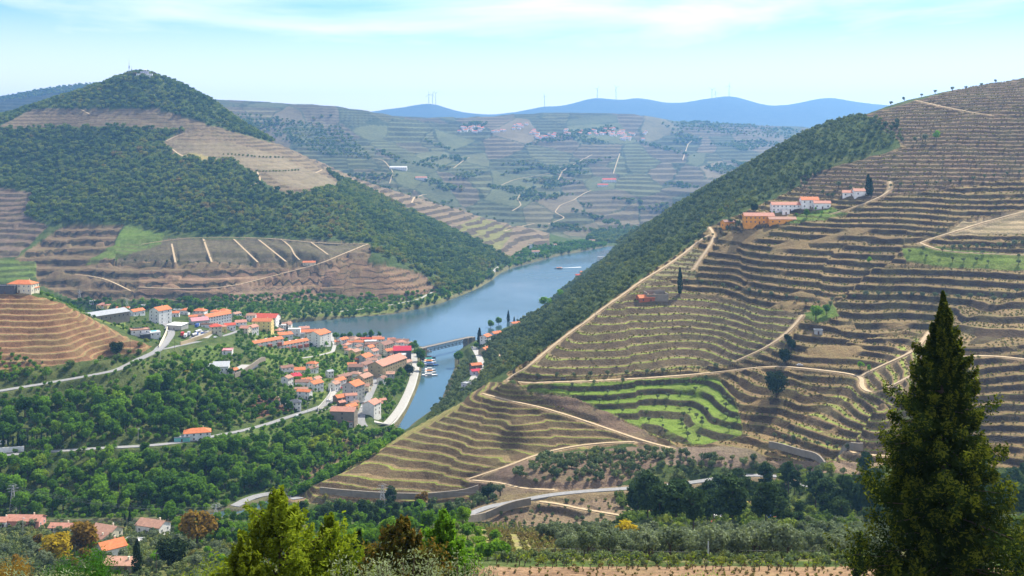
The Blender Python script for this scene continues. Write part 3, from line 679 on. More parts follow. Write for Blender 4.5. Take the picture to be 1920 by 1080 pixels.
# ---------------------------------------------------------------- plants
rng = np.random.default_rng(11)
def foliage(name, stops, tr=.3, loc=.01):
    m = bpy.data.materials.new(name); m.use_nodes = True; nt = m.node_tree; nt.nodes.clear()
    oi = N(nt, 'ShaderNodeObjectInfo')
    n1 = N(nt, 'ShaderNodeTexNoise', i_Scale=loc, i_Detail=3.0); nt.links.new(oi.outputs['Location'], n1.inputs['Vector'])
    f = mth(nt, 'ADD', mth(nt, 'MULTIPLY', oi.outputs['Random'], .55), mth(nt, 'MULTIPLY_ADD', n1.outputs[0], 1.3, -.42))
    c = ramp(nt, f, stops)
    g_ = N(nt, 'ShaderNodeNewGeometry'); n2 = N(nt, 'ShaderNodeTexNoise', i_Scale=.45, i_Detail=2.0); nt.links.new(g_.outputs['Position'], n2.inputs['Vector'])
    v = mth(nt, 'MULTIPLY_ADD', n2.outputs[0], 1.3, .38); cc = N(nt, 'ShaderNodeCombineColor')
    for k in range(3): nt.links.new(v, cc.inputs[k])
    c = mix(nt, 1.0, c, cc.outputs[0], 'MULTIPLY')
    d = N(nt, 'ShaderNodeBsdfDiffuse'); t = N(nt, 'ShaderNodeBsdfTranslucent'); nt.links.new(c, d.inputs[0]); 
    nt.links.new(mix(nt, 1.0, c, (1.25, 1.3, .6), 'MULTIPLY'), t.inputs[0])
    ms = N(nt, 'ShaderNodeMixShader', i_Fac=tr); nt.links.new(d.outputs[0], ms.inputs[1]); nt.links.new(t.outputs[0], ms.inputs[2])
    o = N(nt, 'ShaderNodeOutputMaterial'); nt.links.new(ms.outputs[0], o.inputs[0]); return m
M = {}
M['broad'] = foliage("leaves_broadleaf", [(0,(.04,.09,.014)),(.3,(.07,.15,.02)),(.6,(.12,.235,.022)),(.88,(.18,.29,.03)),(1,(.25,.27,.03))], .38)
M['wood'] = foliage("leaves_woodland", [(0,(.045,.08,.028)),(.3,(.085,.135,.036)),(.55,(.14,.195,.045)),(.8,(.21,.24,.055)),(1,(.25,.17,.06))], .33, .008)
M['olive'] = foliage("leaves_olive", [(0,(.09,.12,.065)),(.5,(.14,.175,.105)),(1,(.19,.22,.13))], .25)
M['oliveb'] = foliage("leaves_hillside_scrub", [(0,(.06,.09,.04)),(.35,(.105,.145,.07)),(.65,(.155,.195,.09)),(.88,(.21,.24,.06)),(1,(.20,.15,.06))], .25, .012)
M['pine'] = foliage("needles_pine", [(0,(.028,.052,.022)),(.6,(.05,.085,.032)),(1,(.075,.115,.035))], .18)
M['cyp'] = foliage("needles_cypress", [(0,(.018,.032,.014)),(1,(.03,.05,.018))], .12)
M['bright'] = foliage("leaves_spring_green", [(0,(.12,.27,.02)),(1,(.2,.36,.03))], .4)
M['gold'] = foliage("leaves_golden", [(0,(.28,.20,.02)),(1,(.4,.30,.02))], .35)
M['rust'] = foliage("leaves_russet", [(0,(.13,.09,.02)),(1,(.25,.15,.025))], .35)
M['conif'] = foliage("sprays_conifer", [(0,(.018,.034,.008)),(1,(.028,.045,.010))], .30)
M['coniftip'] = foliage("sprays_conifer_tips", [(0,(.055,.08,.012)),(1,(.13,.14,.015))], .42)
M['lime'] = foliage("sprays_lime_cypress", [(0,(.12,.17,.015)),(1,(.20,.24,.02))], .45)
M['bark'] = matc("bark", (.06,.045,.032), (.12,.09,.065), 3.0)
def mesh_from(name, V, Q, mats, mi=None, smooth=False):
    me = bpy.data.meshes.new(name)
    V = np.asarray(V, np.float32); Q = np.asarray(Q, np.int32)
    me.vertices.add(len(V)); me.vertices.foreach_set("co", V.ravel())
    me.loops.add(Q.size); me.loops.foreach_set("vertex_index", Q.ravel())
    me.polygons.add(len(Q)); me.polygons.foreach_set("loop_start", np.arange(0, Q.size, 4, dtype=np.int32))
    if mi is not None: me.polygons.foreach_set("material_index", np.asarray(mi, np.int32))
    if smooth: me.polygons.foreach_set("use_smooth", np.ones(len(Q), bool))
    me.update(calc_edges=True)
    for m in mats: me.materials.append(m)
    return me
def unit(v): return v / (np.linalg.norm(v, axis=-1, keepdims=True) + 1e-9)
def leaves(pos, nrm, size, jit=.6, asp=1.0):
    """one small bent-free quad per position, facing roughly nrm"""
    n_ = len(pos); nn = unit(nrm + jit * rng.normal(size=(n_, 3)))
    a = unit(np.cross(nn, rng.normal(size=(n_, 3)))); b = np.cross(nn, a)
    s = (np.asarray(size) * rng.uniform(.6, 1.3, n_))[:, None] if np.ndim(size) == 0 else size[:, None]
    a = a * s * .5 * asp; b = b * s * .5
    V = np.stack([pos - a - b * .6, pos + a * .8 - b, pos + a + b * .7, pos - a * .7 + b], 1).reshape(-1, 3)
    return V, np.arange(len(V)).reshape(-1, 4)
def tubes(segs, k=6):
    """tapered limbs from (p, q, r0, r1)"""
    V, Q = [], []; b = 0
    for p, q, r0, r1 in segs:
        p, q = np.array(p, float), np.array(q, float); d = unit(q - p)
        a = unit(np.cross(d, [.3, .9, .2] if abs(d[2]) > .8 else [0, 0, 1])); c = np.cross(d, a)
        for c0, r in ((p, r0), (q, r1)):
            for i in range(k):
                an = 2 * math.pi * i / k; V.append(c0 + (a * math.cos(an) + c * math.sin(an)) * r)
        for i in range(k): Q.append((b + i, b + (i + 1) % k, b + k + (i + 1) % k, b + k + i))
        b += 2 * k
    return np.array(V), np.array(Q)
def lobes(nl, c, rad, fr):
    """lobe centres inside an ellipsoid"""
    d = unit(rng.normal(size=(nl, 3))); r = rng.uniform(.45, 1, nl)[:, None] ** .6
    P_ = np.array(c) + d * r * np.array(rad); R_ = fr * rng.uniform(.7, 1.25, nl)
    return P_, R_
def crown_broad(nl, nf, size, c=(0,0,.62), rad=(.27,.27,.22), fr=.17, low=.35):
    P_, R_ = lobes(nl, c, rad, fr)
    k = rng.integers(0, nl, nf); d = unit(rng.normal(size=(nf, 3)) + np.array((0, 0, low)))
    rr = R_[k][:, None] * rng.uniform(.55, 1.08, nf)[:, None]
    return leaves(P_[k] + d * rr, d, size)
def crown_pine(nl, nf, size, c=(0,0,.66), rad=(.17,.17,.3), fr=.075):
    P_, R_ = lobes(nl, c, rad, fr)
    k = rng.integers(0, nl, nf); d = unit(rng.normal(size=(nf, 3)) * np.array((1, 1, .45)) + np.array((0, 0, .25)))
    return leaves(P_[k] + d * R_[k][:, None] * rng.uniform(.3, 1.3, nf)[:, None], d, size)
def crown_cyp(nf, size, w_=.11):
    t = rng.uniform(.03, 1, nf) ** .85; prof = np.sin(np.minimum(t * 2.6 + .25, 1.57)) * (1 - t) ** .62 * 1.25
    a = rng.uniform(0, 6.283, nf); r = w_ * prof * rng.uniform(.75, 1.1, nf) * (1 + .18 * np.sin(a * 3 + t * 14))
    d = np.stack([np.cos(a), np.sin(a), .35 + 0 * a], 1)
    return leaves(np.stack([np.cos(a) * r, np.sin(a) * r, t], 1), d, size, .45)
def trunkset(h=.5, r=.028, nb=4, sp_=.2):
    s = [((0,0,-.04),(0.01,0,h*.5),r*1.2,r*.8),((0.01,0,h*.5),(0,.01,h),r*.8,r*.5)]
    for i in range(nb):
        a = i * 6.283 / nb + rng.uniform(-.4, .4); z0 = h * rng.uniform(.5, .9)
        s.append(((0.005, 0, z0), (sp_ * math.cos(a), sp_ * math.sin(a), z0 + .22), r * .5, r * .12))
    return tubes(s)
def join(parts):
    V, Q, MI = [], [], []; b = 0
    for (v, q), mi in parts:
        V.append(v); Q.append(q + b); MI.append(np.full(len(q), mi)); b += len(v)
    return np.concatenate(V), np.concatenate(Q), np.concatenate(MI)
SPLIT = {}
def proto(name, leafmat, crown, trunk):
    SPLIT.setdefault(name, []).append((mesh_from('crown', *crown, [leafmat]), mesh_from('trunk', *trunk, [M['bark']])))
    V, Q, MI = join([(crown, 0), (trunk, 1)])
    return mesh_from(name, V, Q, [leafmat, M['bark']], MI)
PROTO = {}
def mk(kind, leafmat, n_, fc, ft):
    PROTO[kind] = [proto(kind, leafmat, fc(), ft()) for _ in range(n_)]
mk('broad', M['broad'], 6, lambda: crown_broad(int(rng.integers(9, 15)), 1500, .062, rad=tuple(rng.uniform(.2, .3, 2)) + (.24,)), lambda: trunkset())
mk('bright', M['bright'], 3, lambda: crown_broad(9, 1200, .06), lambda: trunkset())
mk('rust', M['rust'], 2, lambda: crown_broad(11, 1300, .06), lambda: trunkset())
mk('gold', M['gold'], 2, lambda: crown_broad(8, 900, .07, c=(0,0,.5), rad=(.3,.3,.2)), lambda: trunkset(.4))
mk('olive', M['olive'], 5, lambda: crown_broad(9, 1000, .055, c=(0,0,.6), rad=(.3,.3,.18), fr=.17), lambda: trunkset(.42, .045, 3))
mk('pine', M['pine'], 4, lambda: crown_pine(34, 2300, .042), lambda: trunkset(.8, .014, 6, .14))
mk('cypress', M['cyp'], 3, lambda: crown_cyp(900, .045), lambda: tubes([((0,0,-.03),(0,0,.2),.015,.012)]))
mk('shrub', M['wood'], 4, lambda: crown_broad(7, 420, .11, c=(0,0,.38), rad=(.38,.38,.22), fr=.24), lambda: trunkset(.3, .03, 3))
mk('dark', M['cyp'], 2, lambda: crown_broad(12, 1700, .06, c=(0,0,.5), rad=(.27,.27,.27), fr=.2), lambda: trunkset(.3))
# lighter copies for the masses far off
mk('farwood', M['wood'], 4, lambda: crown_broad(6, 170, .17, c=(0,0,.45), rad=(.3,.3,.25), fr=.25), lambda: tubes([((0,0,-.1),(0,0,.4),.03,.02)], 4))
mk('farscrub', M['oliveb'], 5, lambda: crown_broad(6, 260, .13, c=(0,0,.45), rad=(.32,.32,.22), fr=.24), lambda: tubes([((0,0,-.1),(0,0,.4),.035,.02)], 4))
mk('farbright', M['broad'], 3, lambda: crown_broad(6, 260, .13, c=(0,0,.45), rad=(.3,.3,.24), fr=.24), lambda: tubes([((0,0,-.1),(0,0,.4),.03,.02)], 4))
mk('tuft', M['broad'], 3, lambda: crown_broad(5, 60, .3, c=(0,0,.3), rad=(.4,.4,.15), fr=.3), lambda: tubes([((0,0,-.1),(0,0,.2),.03,.02)], 4))
def mass(name, label, pts, scales, kind):
    """stuff nobody could count: instances on points"""
    pts = np.asarray(pts, np.float32); n_ = len(pts)
    me = bpy.data.meshes.new(name); me.vertices.add(n_); me.vertices.foreach_set("co", pts.ravel())
    for an, ty, v in (("sc", 'FLOAT', np.asarray(scales, np.float32)), ("rz", 'FLOAT', rng.uniform(0, 6.283, n_).astype(np.float32))):
        me.attributes.new(an, ty, 'POINT').data.foreach_set("value", v)
    me.attributes.new("ix", 'INT', 'POINT').data.foreach_set("value", rng.integers(0, len(PROTO[kind]), n_).astype(np.int32))
    col = bpy.data.collections.get("src_" + kind)
    if col is None:
        col = bpy.data.collections.new("src_" + kind)
        for m in PROTO[kind]: col.objects.link(bpy.data.objects.new("source_" + kind, m))
    ng = bpy.data.node_groups.new(name, 'GeometryNodeTree')
    ng.interface.new_socket("Geometry", in_out='INPUT', socket_type='NodeSocketGeometry')
    ng.interface.new_socket("Geometry", in_out='OUTPUT', socket_type='NodeSocketGeometry')
    gi, go_ = ng.nodes.new('NodeGroupInput'), ng.nodes.new('NodeGroupOutput')
    ci = ng.nodes.new('GeometryNodeCollectionInfo'); ci.inputs[0].default_value = col
    ci.inputs['Separate Children'].default_value = True; ci.inputs['Reset Children'].default_value = True
    ip = ng.nodes.new('GeometryNodeInstanceOnPoints'); ip.inputs['Pick Instance'].default_value = True
    def na(nm_, ty):
        a = ng.nodes.new('GeometryNodeInputNamedAttribute'); a.data_type = ty; a.inputs[0].default_value = nm_; return a.outputs[0]
    cx = ng.nodes.new('ShaderNodeCombineXYZ'); ng.links.new(na("rz", 'FLOAT'), cx.inputs[2])
    L = ng.links.new
    L(gi.outputs[0], ip.inputs['Points']); L(ci.outputs[0], ip.inputs['Instance']); L(na("ix", 'INT'), ip.inputs['Instance Index'])
    L(cx.outputs[0], ip.inputs['Rotation']); L(na("sc", 'FLOAT'), ip.inputs['Scale']); L(ip.outputs[0], go_.inputs[0])
    ob = bpy.data.objects.new(name, me); C.objects.link(ob); ob['kind'] = 'stuff'; ob['label'] = label
    md = ob.modifiers.new("scatter", 'NODES'); md.node_group = ng
    return ob
# places one may stand on: cells of the relief weighted by their ground area
dY = np.gradient(Ys); dU = np.gradient(us)
AREA = (dY[:, None] * dU[None, :]) * YY
PX, PY = XC + F * UU, YH + (CZ - Z) / YY * F
PYb = YH + (CZ - Z) / YY * F
roadm = np.zeros(Z.shape, bool)
for q, rd in zip(RP, [r for r in ROADS if len(r[4]) > 1]):
    m_ = (XX > q[:, 0].min() - 12) & (XX < q[:, 0].max() + 12) & (YY > q[:, 1].min() - 12) & (YY < q[:, 1].max() + 12)
    d, _ = segdist(XX[m_], YY[m_], q); t_ = roadm[m_]; t_[d < rd[2] + 2.2] = True; roadm[m_] = t_
BLOCK = roadm | ((sdv < 3) & wm)
def scatter(poly, y0, y1, spacing, lim=None, not_in=(), keepblock=False):
    """points about spacing metres apart inside a patch given in photograph coordinates and a span of distances"""
    xs = [p[0] for p in poly]; ys_ = [p[1] for p in poly]
    m_ = (YY >= y0) & (YY <= y1) & (PX >= min(xs)) & (PX <= max(xs)) & (PY >= min(ys_)) & (PY <= max(ys_))
    if not keepblock: m_ &= ~BLOCK
    I, J = np.nonzero(m_)
    k = inpoly(PX[I, J], PY[I, J], poly)
    for p in not_in: k &= ~inpoly(PX[I, J], PY[I, J], p)
    I, J = I[k], J[k]
    if not len(I): return np.zeros((0, 3))
    a = AREA[I, J]; tot = a.sum() * S * S
    n_ = int(tot / spacing ** 2 * 1.5)
    if lim: n_ = min(n_, lim * 2)
    ch = rng.choice(len(I), n_, p=a / a.sum())
    Y = YY[I[ch], J[ch]] + (rng.random(n_) - .5) * dY[I[ch]]; u = UU[I[ch], J[ch]] + (rng.random(n_) - .5) * dU[J[ch]]
    X = u * Y
    # thin out to keep a distance
    seen = {}; out_ = []; g = spacing / S * .75
    for x, y in zip(X, Y):
        kx, ky = int(x // g), int(y // g); ok = True
        for a_ in (-1, 0, 1):
            for b_ in (-1, 0, 1):
                for (px_, py_) in seen.get((kx + a_, ky + b_), ()):
                    if (px_ - x) ** 2 + (py_ - y) ** 2 < g * g: ok = False; break
                if not ok: break
            if not ok: break
        if ok: seen.setdefault((kx, ky), []).append((x, y)); out_.append((x, y))
        if lim and len(out_) >= lim: break
    o = np.array(out_); z = zat(o[:, 0], o[:, 1])
    return np.c_[o * S, z * S]
def tag(o, label=None, cat=None, group=None, kind=None):
    for k, v in (('label', label), ('category', cat), ('group', group), ('kind', kind)):
        if v: o[k] = v
    return o
def plant(kind, name, p, h, label, cat, group=None, rz=None, sq=1.0):
    if h / p[1] * F > 33:          # large enough in view to show trunk and crown apart
        r_ = bpy.data.objects.new(name, None); r_.location = p; r_.scale = (h * sq, h * sq, h); r_.rotation_euler = (0, 0, rng.uniform(0, 6.28)); r_.empty_display_size = .2
        C.objects.link(r_)
        for nm_, me in zip(('crown', 'trunk'), SPLIT[kind][int(rng.integers(0, len(SPLIT[kind])))]):
            q_ = bpy.data.objects.new(nm_, me); q_.parent = r_; C.objects.link(q_)
        return tag(r_, label, cat, group)
    o = bpy.data.objects.new(name, PROTO[kind][int(rng.integers(0, len(PROTO[kind])))])
    o.location = p; o.scale = (h * sq, h * sq, h); o.rotation_euler = (0, 0, rng.uniform(0, 6.28) if rz is None else rz)
    C.objects.link(o); return tag(o, label, cat, group)
# ---------------------------------------------------------------- woods far off (nobody could count them)
def cat(*a): return np.concatenate([x for x in a if len(x)])
VSTRIP = [(-300,240),(0,236),(60,204),(290,203),(340,218),(420,242),(470,255),(540,275),(600,310),(640,345),(620,352),(545,366),(500,352),(480,330),(440,302),(330,292),(305,268),(345,244),(200,236),(0,242)]
w1 = scatter([(-250,400),(-250,170),(0,150),(275,120),(400,180),(520,262),(640,330),(760,390),(900,455),(960,490),(930,528),(860,550),(820,545),(790,510),(700,470),(690,455),(540,442),(320,437),(230,415),(95,420),(50,405),(62,358),(0,350)], 1850, 3080, 8.0, not_in=[VSTRIP, [(500,258),(640,316),(800,370),(900,400),(1030,428),(1000,472),(960,482),(900,455),(850,432),(760,386),(690,352),(640,335)]])
mass("woodland", "dense green woodland covering the steep hill across the river", w1, rng.uniform(7, 12.5, len(w1)), 'farwood')
w2 = scatter([(0,560),(300,566),(470,556),(560,548),(700,556),(800,550),(870,530),(930,505),(960,480),(1000,462),(1130,448),(1140,462),(1000,492),(930,522),(880,548),(790,576),(640,596),(470,600),(0,575)], 1750, 3200, 6.5)
mass("riverside_woods", "belt of trees and bushes along the far bank of the river", w2, rng.uniform(3.5, 10, len(w2)), 'farbright')
w3 = scatter([(940,700),(900,720),(905,650),(935,632),(965,610),(1012,580),(1085,512),(1135,462),(1200,424),(1300,360),(1380,318),(1450,276),(1500,248),(1600,216),(1690,232),(1700,262),(1640,285),(1560,315),(1500,345),(1410,385),(1345,415),(1310,440),(1306,470),(1285,462),(1230,505),(1165,550),(1100,598),(1030,648),(985,686)], 960, 2620, 6.2)
mass("hillside_scrub", "olive and oak scrub covering the river side of the right hill", w3, rng.uniform(3.5, 7.0, len(w3)), 'farscrub')
# far valley: scattered groves and hedges
pts = []
for _ in range(60):
    x = random.uniform(430, 1450); y = random.uniform(222, 430)
    if y > 330 and (x < 640 or x > 1350): continue
    dx, dy = random.uniform(20, 80), random.uniform(3, 10); sl = random.uniform(-.25, .35)
    pts.append(scatter([(x - dx, y - dx * sl), (x, y - dy), (x + dx, y + dx * sl), (x, y + dy)], 3450, 7000, 13, 130))
pts.append(scatter([(1100,450),(1110,432),(1160,430),(1200,425),(1180,455),(1140,460)], 3200, 4200, 9, 500))
pts.append(scatter([(1600,262),(1480,240),(1300,228),(1240,232),(1260,245),(1400,256),(1500,262)], 4500, 7500, 14, 800))
pts.append(scatter([(420,210),(520,260),(600,290),(700,300),(640,240),(520,222)], 4000, 6000, 16, 900))
w4 = cat(*pts)
mass("valley_woods", "groves and hedges between the hazy plots of the far valley", w4, rng.uniform(7, 15, len(w4)), 'farwood')
w5 = scatter([(60,188),(0,195),(0,183),(120,160),(190,156),(170,170)], 6200, 7500, 20, 500)
mass("ridge_woods", "trees along the blue ridge behind the hill", w5, rng.uniform(8, 14, len(w5)), 'farwood')
# undergrowth of the near slopes
g1 = scatter([(-60,640),(0,655),(120,694),(260,668),(420,650),(520,690),(600,735),(640,770),(700,820),(690,860),(600,870),(540,905),(430,965),(-60,985)], 840, 1330, 5.0)
mass("undergrowth", "brambles and low bushes between the trees of the side valley", g1, rng.uniform(2, 5.5, len(g1)), 'farbright')
g2 = scatter([(900,985),(1000,940),(1250,930),(1500,900),(2100,900),(2100,1055),(1080,1055),(1000,1000)], 300, 800, 5.0, not_in=[[(1330,958),(1480,958),(1480,985),(1330,985)]])
mass("thicket", "low green bushes between the pines", g2, rng.uniform(1.2, 3.4, len(g2)), 'farscrub')
g3 = scatter([(-60,985),(330,985),(640,1000),(860,970),(880,1060),(600,1090),(-60,1090)], 300, 860, 3.7)
mass("garden_bushes", "mixed bushes round the houses below the viewpoint", g3, rng.uniform(1.4, 4.0, len(g3)), 'farscrub')
g4 = scatter([(440,590),(560,630),(640,670),(700,660),(690,720),(640,730),(560,735),(500,690),(440,650)], 1050, 1750, 5.5)
g5 = scatter([(700,700),(740,690),(776,690),(752,750),(722,790),(705,790),(712,740)], 1050, 1500, 4.5)
g4 = cat(g4, g5)
mass("town_greenery", "gardens and bushes between the houses of the town", g4, rng.uniform(1.6, 5.5, len(g4)), 'farbright')
g6 = cat(scatter([(955,888),(1010,862),(1080,850),(1180,845),(1260,850),(1400,862),(1640,892),(1500,890),(1300,898),(1200,905),(1000,905)], 640, 900, 4.2), scatter([(600,935),(700,950),(880,945),(900,930),(920,925),(940,945),(870,965),(600,965)], 640, 900, 5), scatter([(700,822),(640,850),(590,880),(560,905),(520,925),(540,935),(580,910),(640,870),(700,840),(745,812),(742,803)], 860, 1200, 5, keepblock=True) + np.array((0,0,.5)))
mass("scrub", "dark green scrub on the bank above the valley road", g6, rng.uniform(2.2, 6.5, len(g6)), 'farscrub')
g9 = cat(scatter([(756,813),(738,827),(704,852),(657,876),(614,904),(575,922),(545,946),(528,940),(575,910),(612,891),(657,862),(703,839),(744,810)], 870, 1170, 4.2, keepblock=True),
         scatter([(742,801),(730,815),(700,834),(653,857),(607,886),(565,906),(530,930),(515,915),(560,885),(600,860),(650,832),(700,812)], 900, 1250, 4.5, keepblock=True))
g9 = g9[(zat(g9[:, 0] / S, g9[:, 1] / S) > .4)]
mass("creek_woods", "thick bushes and trees hiding the narrow side river", g9, rng.uniform(4, 9.5, len(g9)), 'farbright')
g7 = scatter([(-300,530),(60,530),(140,560),(260,590),(330,610),(300,650),(180,600),(60,552)], 1100, 1900, 8, 600)
mass("hilltop_bushes", "bushes behind the brown terraced hill", g7, rng.uniform(1.6, 4.5, len(g7)), 'farbright')
g8 = scatter([(850,700),(895,650),(940,640),(960,690),(930,735),(880,745),(800,790),(830,740)], 1000, 1800, 5, 900)
mass("bank_greenery", "green bushes on the near bank beside the side river", g8, rng.uniform(1.5, 5.5, len(g8)), 'farscrub')
NR = [[(-60,738),(0,728),(110,708),(220,684),(300,648),(326,620),(345,640),(345,680),(300,695),(240,722),(110,748),(-60,768)],
      [(330,828),(450,802),(540,776),(640,744),(700,800),(640,790),(560,805),(470,832),(340,858)], [(120,838),(230,832),(240,860),(120,862)], [(330,660),(430,628),(440,650),(345,682)]]
sw = scatter([(-60,700),(110,712),(240,700),(330,690),(450,700),(520,745),(640,775),(690,830),(640,860),(560,905),(430,960),(-60,972)], 830, 1330, 8.0, not_in=NR)
mass("side_wood", "smaller trees filling the wood of the side valley", sw, rng.uniform(5, 11, len(sw)), 'broad')
fw = scatter([(330,965),(440,965),(520,950),(700,955),(870,985),(880,1040),(600,1060),(330,1010)], 420, 860, 7.0)
mass("slope_trees", "mixed trees on the slope under the viewpoint beside the dark river", fw, rng.uniform(4, 9, len(fw)), 'broad')
fq = scatter([(830,985),(925,1005),(950,1060),(820,1060)], 250, 480, 3.2, keepblock=True)
mass('vineyard_bushes', 'bushes beside the small striped vineyard', fq, rng.uniform(1.5, 4.5, len(fq)), 'farbright')
fp = scatter([(560,955),(700,950),(860,985),(870,1010),(700,1000),(560,985)], 480, 800, 9.0)
mass("slope_pines", "dark pines on the slope below the spur wall", fp, rng.uniform(7, 13, len(fp)), 'pine')
fm2 = scatter([(1150,935),(1290,905),(1700,880),(1925,880),(1925,1010),(1180,1015)], 380, 760, 9, not_in=[[(1325,955),(1370,955),(1370,990),(1325,990)],[(1415,960),(1470,960),(1470,985),(1415,985)]])
mass("mixed_wood", "mixed green trees between the pines under the valley road", fm2, rng.uniform(3.5, 9, len(fm2)), 'shrub')
fo = scatter([(1000,1000),(1925,985),(1925,1056),(1080,1056)], 255, 520, 5.5)
mass("olive_grove", "silvery olive grove in the band above the near vines", fo, rng.uniform(3.5, 6.5, len(fo)), 'olive')
# ---------------------------------------------------------------- the side-valley wood: trees one by one
def wood(poly, y0, y1, sp_, lim, kind, name, hr, label, catn, group, **k):
    for p in scatter(poly, y0, y1, sp_, lim, **k):
        plant(kind, name, p, rng.uniform(*hr), label, catn, group, sq=rng.uniform(.9, 1.25))
wood([(-30,775),(100,755),(240,735),(330,725),(440,775),(330,820),(100,835),(-30,838)], 840, 1300, 10, 110, 'broad', 'broadleaf_tree', (11, 17), 'rounded green tree in the wood between the two side roads', 'tree', 'trees between the two side roads')
wood([(-30,882),(120,868),(330,868),(470,842),(560,820),(640,825),(600,868),(520,905),(430,945),(-30,972)], 820, 1250, 10, 175, 'broad', 'broadleaf_tree', (10, 17), 'rounded green tree in the wood below the lower side road', 'tree', 'trees below the lower side road')
wood([(300,700),(360,690),(500,700),(530,760),(440,790),(330,750)], 950, 1350, 12, 30, 'shrub', 'round_bush', (4, 8), 'dark green bush on the slope under the walled yard', 'bush', 'bushes under the walled yard')
wood([(60,700),(260,668),(290,640),(270,640),(120,690),(0,700),(0,722)], 950, 1200, 12, 26, 'shrub', 'round_bush', (4, 8), 'bush in the belt between brown banks and the curved road', 'bush', 'bushes below the brown banks')
wood([(560,630),(640,655),(700,650),(690,700),(600,720),(540,680)], 1100, 1700, 18, 30, 'bright', 'garden_tree', (5, 8), 'light green garden tree among the town houses', 'tree', 'garden trees in the town')
wood([(712,700),(745,690),(772,700),(745,755),(722,785),(706,780)], 1000, 1500, 12, 18, 'broad', 'garden_tree', (5, 9), 'green tree in the gardens beside the promenade', 'tree', 'garden trees beside the promenade')
wood([(980,725),(1100,716),(1340,710),(1372,750),(1388,812),(1310,828),(1240,812),(1170,780),(1080,742)], 780, 1100, 9.5, 110, 'olive', 'olive_tree', (3.2, 4.6), 'small grey olive tree on the bright green terraces', 'olive tree', 'olive trees on the green terraces')
wood([(1700,470),(1760,466),(1915,482),(1915,502),(1780,498),(1706,488)], 850, 1200, 9, 60, 'olive', 'olive_tree', (3.0, 4.4), 'olive tree on the green strip below the curved farm track', 'olive tree', 'olive trees on the high green strip')
wood([(1100,1015),(1640,1010),(1640,1058),(1100,1058)], 250, 480, 5.5, 95, 'olive', 'olive_tree', (5.5, 7.5), 'silvery olive tree in the band above the vine row', 'olive tree', 'olive trees above the near vines')
wood([(900,985),(1060,1000),(1100,1040),(1080,1055),(1000,1000)], 300, 520, 7, 14, 'olive', 'olive_tree', (4, 6), 'silvery olive tree beside the small striped vineyard', 'olive tree', 'olive trees beside the small vineyard')
wood([(0,990),(330,990),(440,1000),(440,1078),(0,1078)], 400, 900, 7.5, 90, 'olive', 'olive_tree', (4.5, 7), 'grey olive tree among the village houses below', 'olive tree', 'olive trees among the lower houses')
wood([(1180,945),(1290,915),(1480,915),(1680,890),(1925,890),(1925,1000),(1300,1012),(1180,1000)], 400, 700, 8.0, 130, 'pine', 'pine_tree', (8, 21), 'tall dark pine with a bare trunk beside the valley road', 'pine', 'pines beside the valley road')
wood([(60,1005),(190,1015),(190,1078),(20,1078),(20,1030)], 380, 800, 10, 9, 'rust', 'autumn_tree', (5, 8), 'orange-brown tree among the lower houses', 'tree', 'orange-brown trees among the lower houses')
wood([(200,1020),(420,1010),(440,1078),(230,1078)], 380, 800, 11, 14, 'bright', 'garden_tree', (4, 7), 'bright green garden tree near the wooden pole', 'tree', 'bright garden trees near the wooden pole')
wood([(1290,405),(1440,338),(1560,345),(1600,352),(1585,372),(1440,382),(1380,430),(1300,452)], 950, 1500, 13, 34, 'olive', 'olive_tree', (4.5, 6.5), 'grey olive tree on the slope round the white manor', 'olive tree', 'olive trees round the manor')
wood([(1440,398),(1560,394),(1580,402),(1540,408),(1450,404)], 950, 1500, 9, 12, 'bright', 'garden_bush', (2.5, 4), 'bright green bush in the manor garden', 'bush', 'bushes in the manor garden')
def row(kind, name, pts, n_, h, label, catn, group, Ymin=600, jit=3, sq=1.0):
    P_ = np.array(pts, float); d = np.r_[0, np.cumsum(np.hypot(*(P_[1:] - P_[:-1]).T))]
    for t in np.linspace(0, d[-1], n_):
        x, y = np.interp(t, d, P_[:, 0]), np.interp(t, d, P_[:, 1])
        plant(kind, name, pick(x + rng.uniform(-jit, jit), y, Ymin), h * rng.uniform(.8, 1.2), label, catn, group, sq=sq)
OG = 'olive trees lining the terrace walls'
row('olive','olive_tree',[(1010,712),(1060,708),(1130,708),(1200,704),(1260,700),(1340,694)],11,5,'olive tree along the pale track above the green terraces','olive tree',OG,800)
row('olive','olive_tree',[(1290,530),(1340,538),(1400,548),(1440,556),(1470,560),(1520,572),(1560,574)],13,4.6,'olive tree along the long dark diagonal wall','olive tree','olive trees on the diagonal wall',800)
row('olive','olive_tree',[(1560,566),(1605,560),(1640,557),(1690,556),(1750,560),(1800,562),(1860,558)],15,5,'olive tree along the wall crossing the middle of the hill','olive tree','olive trees on the middle wall',700)
row('olive','olive_tree',[(1450,822),(1490,830),(1540,838),(1580,846),(1610,850)],9,4.4,'olive tree on top of the curved stone wall','olive tree','olive trees on the curved stone wall',650)
row('olive','olive_tree',[(1670,352),(1740,348),(1800,342),(1860,334),(1910,326)],12,4.2,'olive tree along the high diagonal wall','olive tree','olive trees on the high wall',900)
row('olive','olive_tree',[(1785,470),(1830,468),(1880,466),(1920,462)],10,5.5,'olive tree above the curved farm track','olive tree','olive trees above the farm track',900)
row('olive','olive_tree',[(1290,452),(1320,455),(1345,435),(1380,428)],7,4.4,'olive tree near the small orange house','olive tree','olive trees near the orange sheds',1000)
row('olive','olive_tree',[(1440,345),(1480,352),(1520,358),(1560,372)],7,5,'olive tree above the white manor','olive tree','olive trees above the manor',1000)
row('olive','olive_tree',[(1840,560),(1870,570),(1905,550)],4,5,'olive tree at the end of the middle wall','olive tree','olive trees at the wall end',700)
